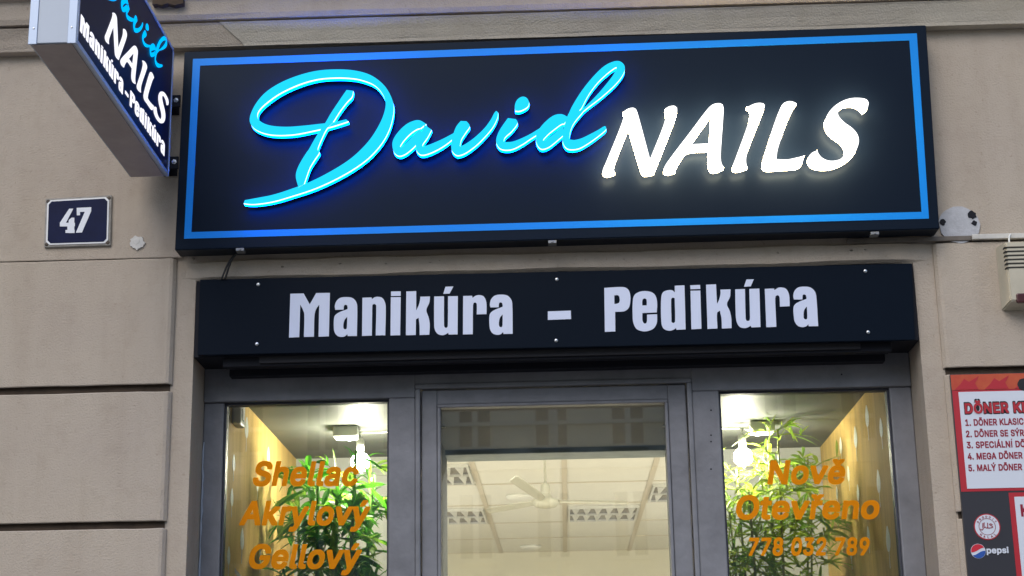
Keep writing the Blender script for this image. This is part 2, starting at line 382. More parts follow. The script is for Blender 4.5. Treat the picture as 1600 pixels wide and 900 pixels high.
def window(x1, x2):
    b = MB(); t = .008
    b.box((x1, Y_GLASS-.02, ZW-t), (x2, Y_GLASS+.02, ZW-.0004), .002); b.box((x1+.0004, Y_GLASS-.02, z0), (x1+t, Y_GLASS+.02, ZW-t), .002)
    b.box((x2-t, Y_GLASS-.02, z0), (x2-.0004, Y_GLASS+.02, ZW-t), .002); b.box((x1, Y_GLASS-.02, z0+.0004), (x2, Y_GLASS+.02, z0+t), .002)
    f = b.build('display_window', M_frame2, B)
    MB().box((x1+t, Y_GLASS-.003, z0+t), (x2-t, Y_GLASS+.003, ZW-t)).build('pane', M_glass, f)
    return f
winL, winR = window(xw1, xw2), window(xw3, xw4)
winL['label'] = 'show window with three orange words'; winR['label'] = 'show window with orange opening notice and phone number'
# shutter housing behind the lower board
sh = MB()
zsb = (P(400, 560, 0).z+P(1340, 545, 0).z)/2
xs1, xs2 = X(362, 580, .19), X(1380, 566, .19)
sh.box((XL+.004, .012, zsb+.02), (XR-.004, Y_FRAME-.003, ZTOP-.01))
sh.box((xs1, .03, zsb-.012), (xs2, .055, zsb+.02), .002); sh.box((xs1, .085, zsb-.006), (xs2, .10, zsb+.02), .002); sh.box((xs1, .15, zsb-.018), (xs2, Y_FRAME-.004, zsb+.02), .002)
sh.build('shutter_housing', M_dark, B)
rl = MB(); rl.box((X(405, 560, .02), .02, zsb-.004), (X(1345, 547, .02), .028, zsb+.02), .001); rl.build('shutter_rail', mat('rail_grey', (.03, .03, .035), .8, spec=.2), B)

# ---- window bays and the passage behind the door
bay = MB(); bay.box((xw1-.2, .31, z0), (xw1-.002, YB, ZC)); sideL = bay.build('side_panel', M_wood, B); sideL['label'] = 'wood panel of the bay with the three orange words'
bay = MB(); bay.box((xw4+.002, .31, z0), (xw4+.2, YB, ZC)); sideR = bay.build('side_panel', M_wood, B); sideR['label'] = 'wood panel of the bay with the phone number'
for a_, b_ in ((xw1-.2, xd1-.01), (xd2+.01, xw4+.2)): MB().box((a_, .302, ZC), (b_, YB+.06, ZC+.05)).build('bay_ceiling', M_soffit, B)
sf = MB(); sf.box((xd1-.009, .302, ZC+.002), (xd2+.009, YB-.12, ZC+.05)); sf.build('passage_ceiling', M_pass, B)
bm_ = MB(); bm_.box((xd1-.005, YB-.118, ZC-.02), (xd2+.005, YB+.06, ZC+.06), .004); bm_.build('beam', M_beam, B)
bk = MB()
bk.box((xw1-.2, YB, z0), (xd1-.01, YB+.05, ZC)); bk.box((xd2+.01, YB, z0), (xw4+.2, YB+.05, ZC))
zt = Z(540, 738, YB)
bk.box((xw1-.002, YB-.012, zt-.02), (xd1-.03, YB+.001, zt), .003); bk.box((xd2+.03, YB-.012, zt-.02), (xw4+.002, YB+.001, zt), .003)
bk.box((xw1-.2, .31, z0-.05), (xd1-.01, YB, z0)); bk.box((xd2+.01, .31, z0-.05), (xw4+.2, YB, z0))
bk.build('bay_back', M_back, B)
ps = MB(); ps.box((xd1-.03, .302, 0), (xd1-.002, YB, ZC), .001); ps.box((xd2+.002, .302, 0), (xd2+.03, YB, ZC), .001); ps.build('passage_wall', M_pass, B)
# pale drops printed on the wood panels
def drops(X0, s, spots, panel):
    for px, py, hpx in spots:
        b = MB()
        q = PX(px, py, X0); k = (q-CAM).length/FPX
        hh = hpx*k; ww = hh*.42; n = 14
        pts = []
        for i in range(n):
            a = 2*math.pi*i/n; zz = math.cos(a); yy = math.sin(a)*(1-.55*max(0, zz))
            pts.append((X0+s*.0015, q.y+yy*ww, q.z+zz*hh*.5))
        b.prism(pts, (-s*.001, 0, 0))
        b.prism([(X0+s*.0015, q.y-.002, q.z-hh*1.1), (X0+s*.0015, q.y+.002, q.z-hh*1.1), (X0+s*.0015, q.y+.002, q.z-hh*.48), (X0+s*.0015, q.y-.002, q.z-hh*.48)], (-s*.001, 0, 0))
        b.build('drop_print', M_drop, panel)
drops(xw1-.002, 1, [(385, 668, 34), (419, 711, 26), (365, 723, 26), (362, 777, 28), (378, 842, 34), (357, 868, 28), (402, 757, 22), (406, 868, 24), (440, 800, 20)], sideL)
drops(xw4+.002, -1, [(1355, 650, 34), (1337, 683, 34), (1377, 668, 30), (1314, 696, 26), (1373, 752, 36), (1341, 770, 26), (1388, 842, 40), (1357, 835, 26), (1326, 740, 24), (1308, 770, 20), (1330, 860, 26)], sideR)
# ---- the salon behind
ZR = 4.02
yr0, yr1 = YB+.06, PZ(870, 862, ZR).y
rm = MB(); rm.box((-6, yr1, 0), (6, yr1+.1, ZR)); rm.box((-5.1, yr0, 0), (-5, yr1, ZR)); rm.box((5, yr0, 0), (5.1, yr1, ZR))
rm.box((-5, YB+.061, 0), (xd1-.012, YB+.1, ZR)); rm.box((xd2+.012, YB+.061, 0), (5, YB+.1, ZR)); rm.box((xd1-.012, YB+.061, ZC+.061), (xd2+.012, YB+.1, ZR))
rm.build('room_wall', M_room, B)
MB().box((-5, .3, -.1), (5, yr1, .002)).build('room_floor', M_floor, B)
MB().box((-5, yr0, ZR), (5, yr1+.1, ZR+.1)).build('room_ceiling', M_ceil, B)
gr = MB()
# grid from the photo: cross lines at these depths, long lines through these pixels
def pd(x, y): return P(640+x/2.813, 580+y/2.813, 0)
def pzr(x, y): return PZ(640+x/2.813, 580+y/2.813, ZR)
ys = [pzr(500, y).y for y in (493, 585, 665, 733)]
step = (ys[-1]-ys[0])/3
lines_y = [ys[0]+step*k for k in range(-5, 5) if ys[0]+step*k < yr1]
xm = (pzr(684, 480).x+pzr(681, 780).x)/2
xa = (pzr(322, 520).x+pzr(390, 760).x)/2; xb = (pzr(1060, 520).x+pzr(975, 740).x)/2
wx = (xb-xa)/2
lines_x = [xm+wx*k for k in range(-6, 7)]
for y in lines_y: gr.box((-5, y-.02, ZR-.006), (5, y+.02, ZR-.001))
for x in lines_x: gr.box((x-.024, yr0, ZR-.008), (x+.024, yr1, ZR-.0015))
gr.build('ceiling_grid', M_grid, B)
# recessed louvre lights
M_mir = mat('louvre_mirror', (.75, .78, .82), .06, metal=1)
M_lou_d = mat('louvre_reflections', (.20, .15, .11), .2, metal=.5, noise=.6, nscale=6, noise_col=(.03, .05, .15))  # brown and blue noise paints coloured reflections onto the reflector
M_lou_w = mat('louvre_blade', (.62, .62, .60), .3)
def ceiling_light(cx, iy, label):
    y0, y1 = lines_y[iy]+.03, lines_y[iy]+step-.03; x0, x1 = lines_x[cx]+.035, lines_x[cx+1]-.035
    t = empty('ceiling_light', ((x0+x1)/2, (y0+y1)/2, ZR), label, 'ceiling light', 'recessed ceiling lights')
    ym = (y0+y1)/2-.1
    a = MB(); f = .02
    y0 = y0+.12*step; y1 = y1-.1*step
    a.box((x0, y0, ZR-.03), (x1, y0+f, ZR-.002)); a.box((x0, y1-f, ZR-.03), (x1, y1, ZR-.002)); a.box((x0, y0+f, ZR-.03), (x0+f, y1-f, ZR-.002)); a.box((x1-f, y0+f, ZR-.03), (x1, y1-f, ZR-.002))
    a.build('frame', M_lou_w, t)
    b = MB(); b.box((x0+f, y0+f, ZR-.012), (x1-f, y1-f, ZR-.009)); b.build('reflector', M_lou_d, t)
    q = MB(); n = 6; ww = (x1-x0-2*f)/n
    for rrow in range(2):
        ya = y0+f+(y1-y0-2*f)*rrow/2+.02; yb_ = y0+f+(y1-y0-2*f)*(rrow+1)/2-.02
        for k in range(n):
            xx = x0+f+ww*(k+.5)
            q.prism([(xx-ww*.32, ya, ZR-.014), (xx+ww*.32, ya, ZR-.014), (xx+ww*.03, yb_, ZR-.014), (xx-ww*.03, yb_, ZR-.014)], (0, 0, -.02))
    q.build('louvre', M_lou_w, t)
    b = MB(); b.box((x0+f, (y0+y1)/2-.012, ZR-.03), (x1-f, (y0+y1)/2+.012, ZR-.013)); b.build('divider', M_lou_w, t)
i0 = min(range(len(lines_y)), key=lambda i: abs(lines_y[i]-ys[0]))
def cxof(px, py):
    x = pzr(px, py).x; return max(i for i in range(len(lines_x)) if lines_x[i] <= x)
ceiling_light(cxof(230, 625), i0+1, 'recessed louvre light left of the ceiling fan, beside its long blade')
ceiling_light(cxof(850, 630), i0+1, 'recessed louvre light right of the fan, seen whole above the back wall')
ceiling_light(cxof(230, 465), i0-1, 'recessed louvre light at upper left corner of door glass, under the beam')
ceiling_light(cxof(1085, 540), i0, 'recessed louvre light cut by the right edge of the door glass')
for px, py, lb in ((482, 546, 'round white ceiling fitting just behind the fan blades'), (532, 768, 'round white ceiling fitting nearest the back wall')):
    q = pzr(px, py); a = MB(); a.lathe((q.x, q.y, ZR), (0, 0, -1), [(0, .13), (.02, .13), (.035, .10), (.04, .06)], 24)
    tag(a.build('ceiling_rosette', M_white, smooth=True), lb, 'ceiling fitting', 'round ceiling fittings')
# ceiling fan
YF = 11.0-5.5+1.2
hub = P(640+598/2.813, 580+578/2.813, YF)
fan = empty('ceiling_fan', (hub.x, hub.y, ZR), 'cream three bladed ceiling fan hanging by a rod inside the salon', 'ceiling fan')
M_fan = mat('fan_cream', (.36, .35, .29), .6, spec=.2)
a = MB(); a.tube([(hub.x, hub.y, ZR), (hub.x, hub.y, hub.z+.1)], .009, 8); a.lathe((hub.x, hub.y, ZR), (0, 0, -1), [(0, .06), (.02, .055), (.05, .02)]); a.build('rod', M_fan, fan, smooth=True)
a = MB(); a.lathe((hub.x, hub.y, hub.z), (0, 0, 1), [(-.04, .04), (-.032, .075), (-.01, .098), (.022, .098), (.035, .055), (.07, .036), (.13, .032), (.15, .012)], 24); a.build('motor', M_fan, fan, smooth=True)
def pf(x, y): return PZ(640+x/2.813, 580+y/2.813, hub.z)
R_F = .62
for tx, ty in ((960, 585), (345, 622), (455, 478)):
    tip = pf(tx, ty); R_F = (Vector((tip.x-hub.x, tip.y-hub.y, 0))).length; print('BLADE', R_F); dv = Vector((tip.x-hub.x, tip.y-hub.y, 0)).normalized(); n = Vector((-dv.y, dv.x, 0))
    c0 = Vector((hub.x, hub.y, hub.z+.01)); pts = []
    for rr, ww in ((.10, .018), (.2, .024), (.3, .03), (R_F*.7, .034), (R_F-.02, .03), (R_F, .016)):
        pts.append((rr, ww))
    a = MB()
    rows = [[a.bm.verts.new(c0+dv*rr+n*ww*sg+Vector((0, 0, (.012*sg)+dz))) for sg, dz in ((-1, 0), (1, 0), (1, .006), (-1, .006))] for rr, ww in pts]
    for p_, q_ in zip(rows, rows[1:]):
        for k in range(4): a.bm.faces.new((p_[k], p_[(k+1) % 4], q_[(k+1) % 4], q_[k]))
    a.bm.faces.new(rows[0]); a.bm.faces.new(rows[-1][::-1])
    a.build('blade', M_fan, fan)

# ------------------------------------------------------------------ lettering tools
def spline(pts, per=6):
    n = len(pts); out = []
    P2 = [Vector(p[:2]) for p in pts]
    tan_in, tan_out = [], []
    for i in range(n):
        a, b, c_ = P2[i-1], P2[i], P2[(i+1) % n]
        d1, d2 = b-a, c_-b
        if d1.length < 1e-9 or d2.length < 1e-9: t1 = t2 = Vector((0, 0))
        else:
            ang = d1.angle(d2, 0)
            if ang > RAD(48): t1, t2 = d1.normalized(), d2.normalized()
            else: t1 = t2 = (c_-a).normalized()
        tan_in.append(t1); tan_out.append(t2)
    for i in range(n):
        a, b = P2[i], P2[(i+1) % n]; L = (b-a).length
        straight = tan_out[i].length and (tan_out[i]-tan_in[(i+1) % n]).length < 1e-4
        k_ = 1 if straight else per
        for k in range(k_):
            t = k/k_; h1 = 2*t**3-3*t*t+1; h2 = -2*t**3+3*t*t; h3 = t**3-2*t*t+t; h4 = t**3-t*t
            out.append(a*h1+b*h2+tan_out[i]*(L*h3)+tan_in[(i+1) % n]*(L*h4))
    return out
def open_spline(pts, per=5):
    P2 = [Vector(p) for p in pts]; n = len(P2); out = []
    for i in range(n-1):
        p0, p1, p2, p3 = P2[max(i-1, 0)], P2[i], P2[i+1], P2[min(i+2, n-1)]
        for k in range(per):
            t = k/per
            out.append(.5*((2*p1)+(p2-p0)*t+(2*p0-5*p1+4*p2-p3)*t*t+(3*p1-p0-3*p2+p3)*t**3))
    out.append(P2[-1]); return out
def fill_mesh(loops, depth, off=0):
    """2-D loops (even-odd) -> bmesh solid: front at z=0, back at z=-depth"""
    cu = bpy.data.curves.new('tmp', 'CURVE'); cu.dimensions = '2D'; cu.fill_mode = 'BOTH'; cu.extrude = depth/2; cu.offset = off
    for lp in loops:
        sp = cu.splines.new('POLY'); sp.points.add(len(lp)-1); sp.use_cyclic_u = True
        for p, q in zip(sp.points, lp): p.co = (q[0], q[1], 0, 1)
    o = bpy.data.objects.new('tmp', cu); COL.objects.link(o)
    dg = bpy.context.evaluated_depsgraph_get(); me = bpy.data.meshes.new_from_object(o.evaluated_get(dg))
    bpy.data.objects.remove(o); bpy.data.curves.remove(cu)
    bm = bmesh.new(); bm.from_mesh(me); bpy.data.meshes.remove(me)
    for v in bm.verts: v.co.z -= depth/2
    bm.verts.index_update(); return bm
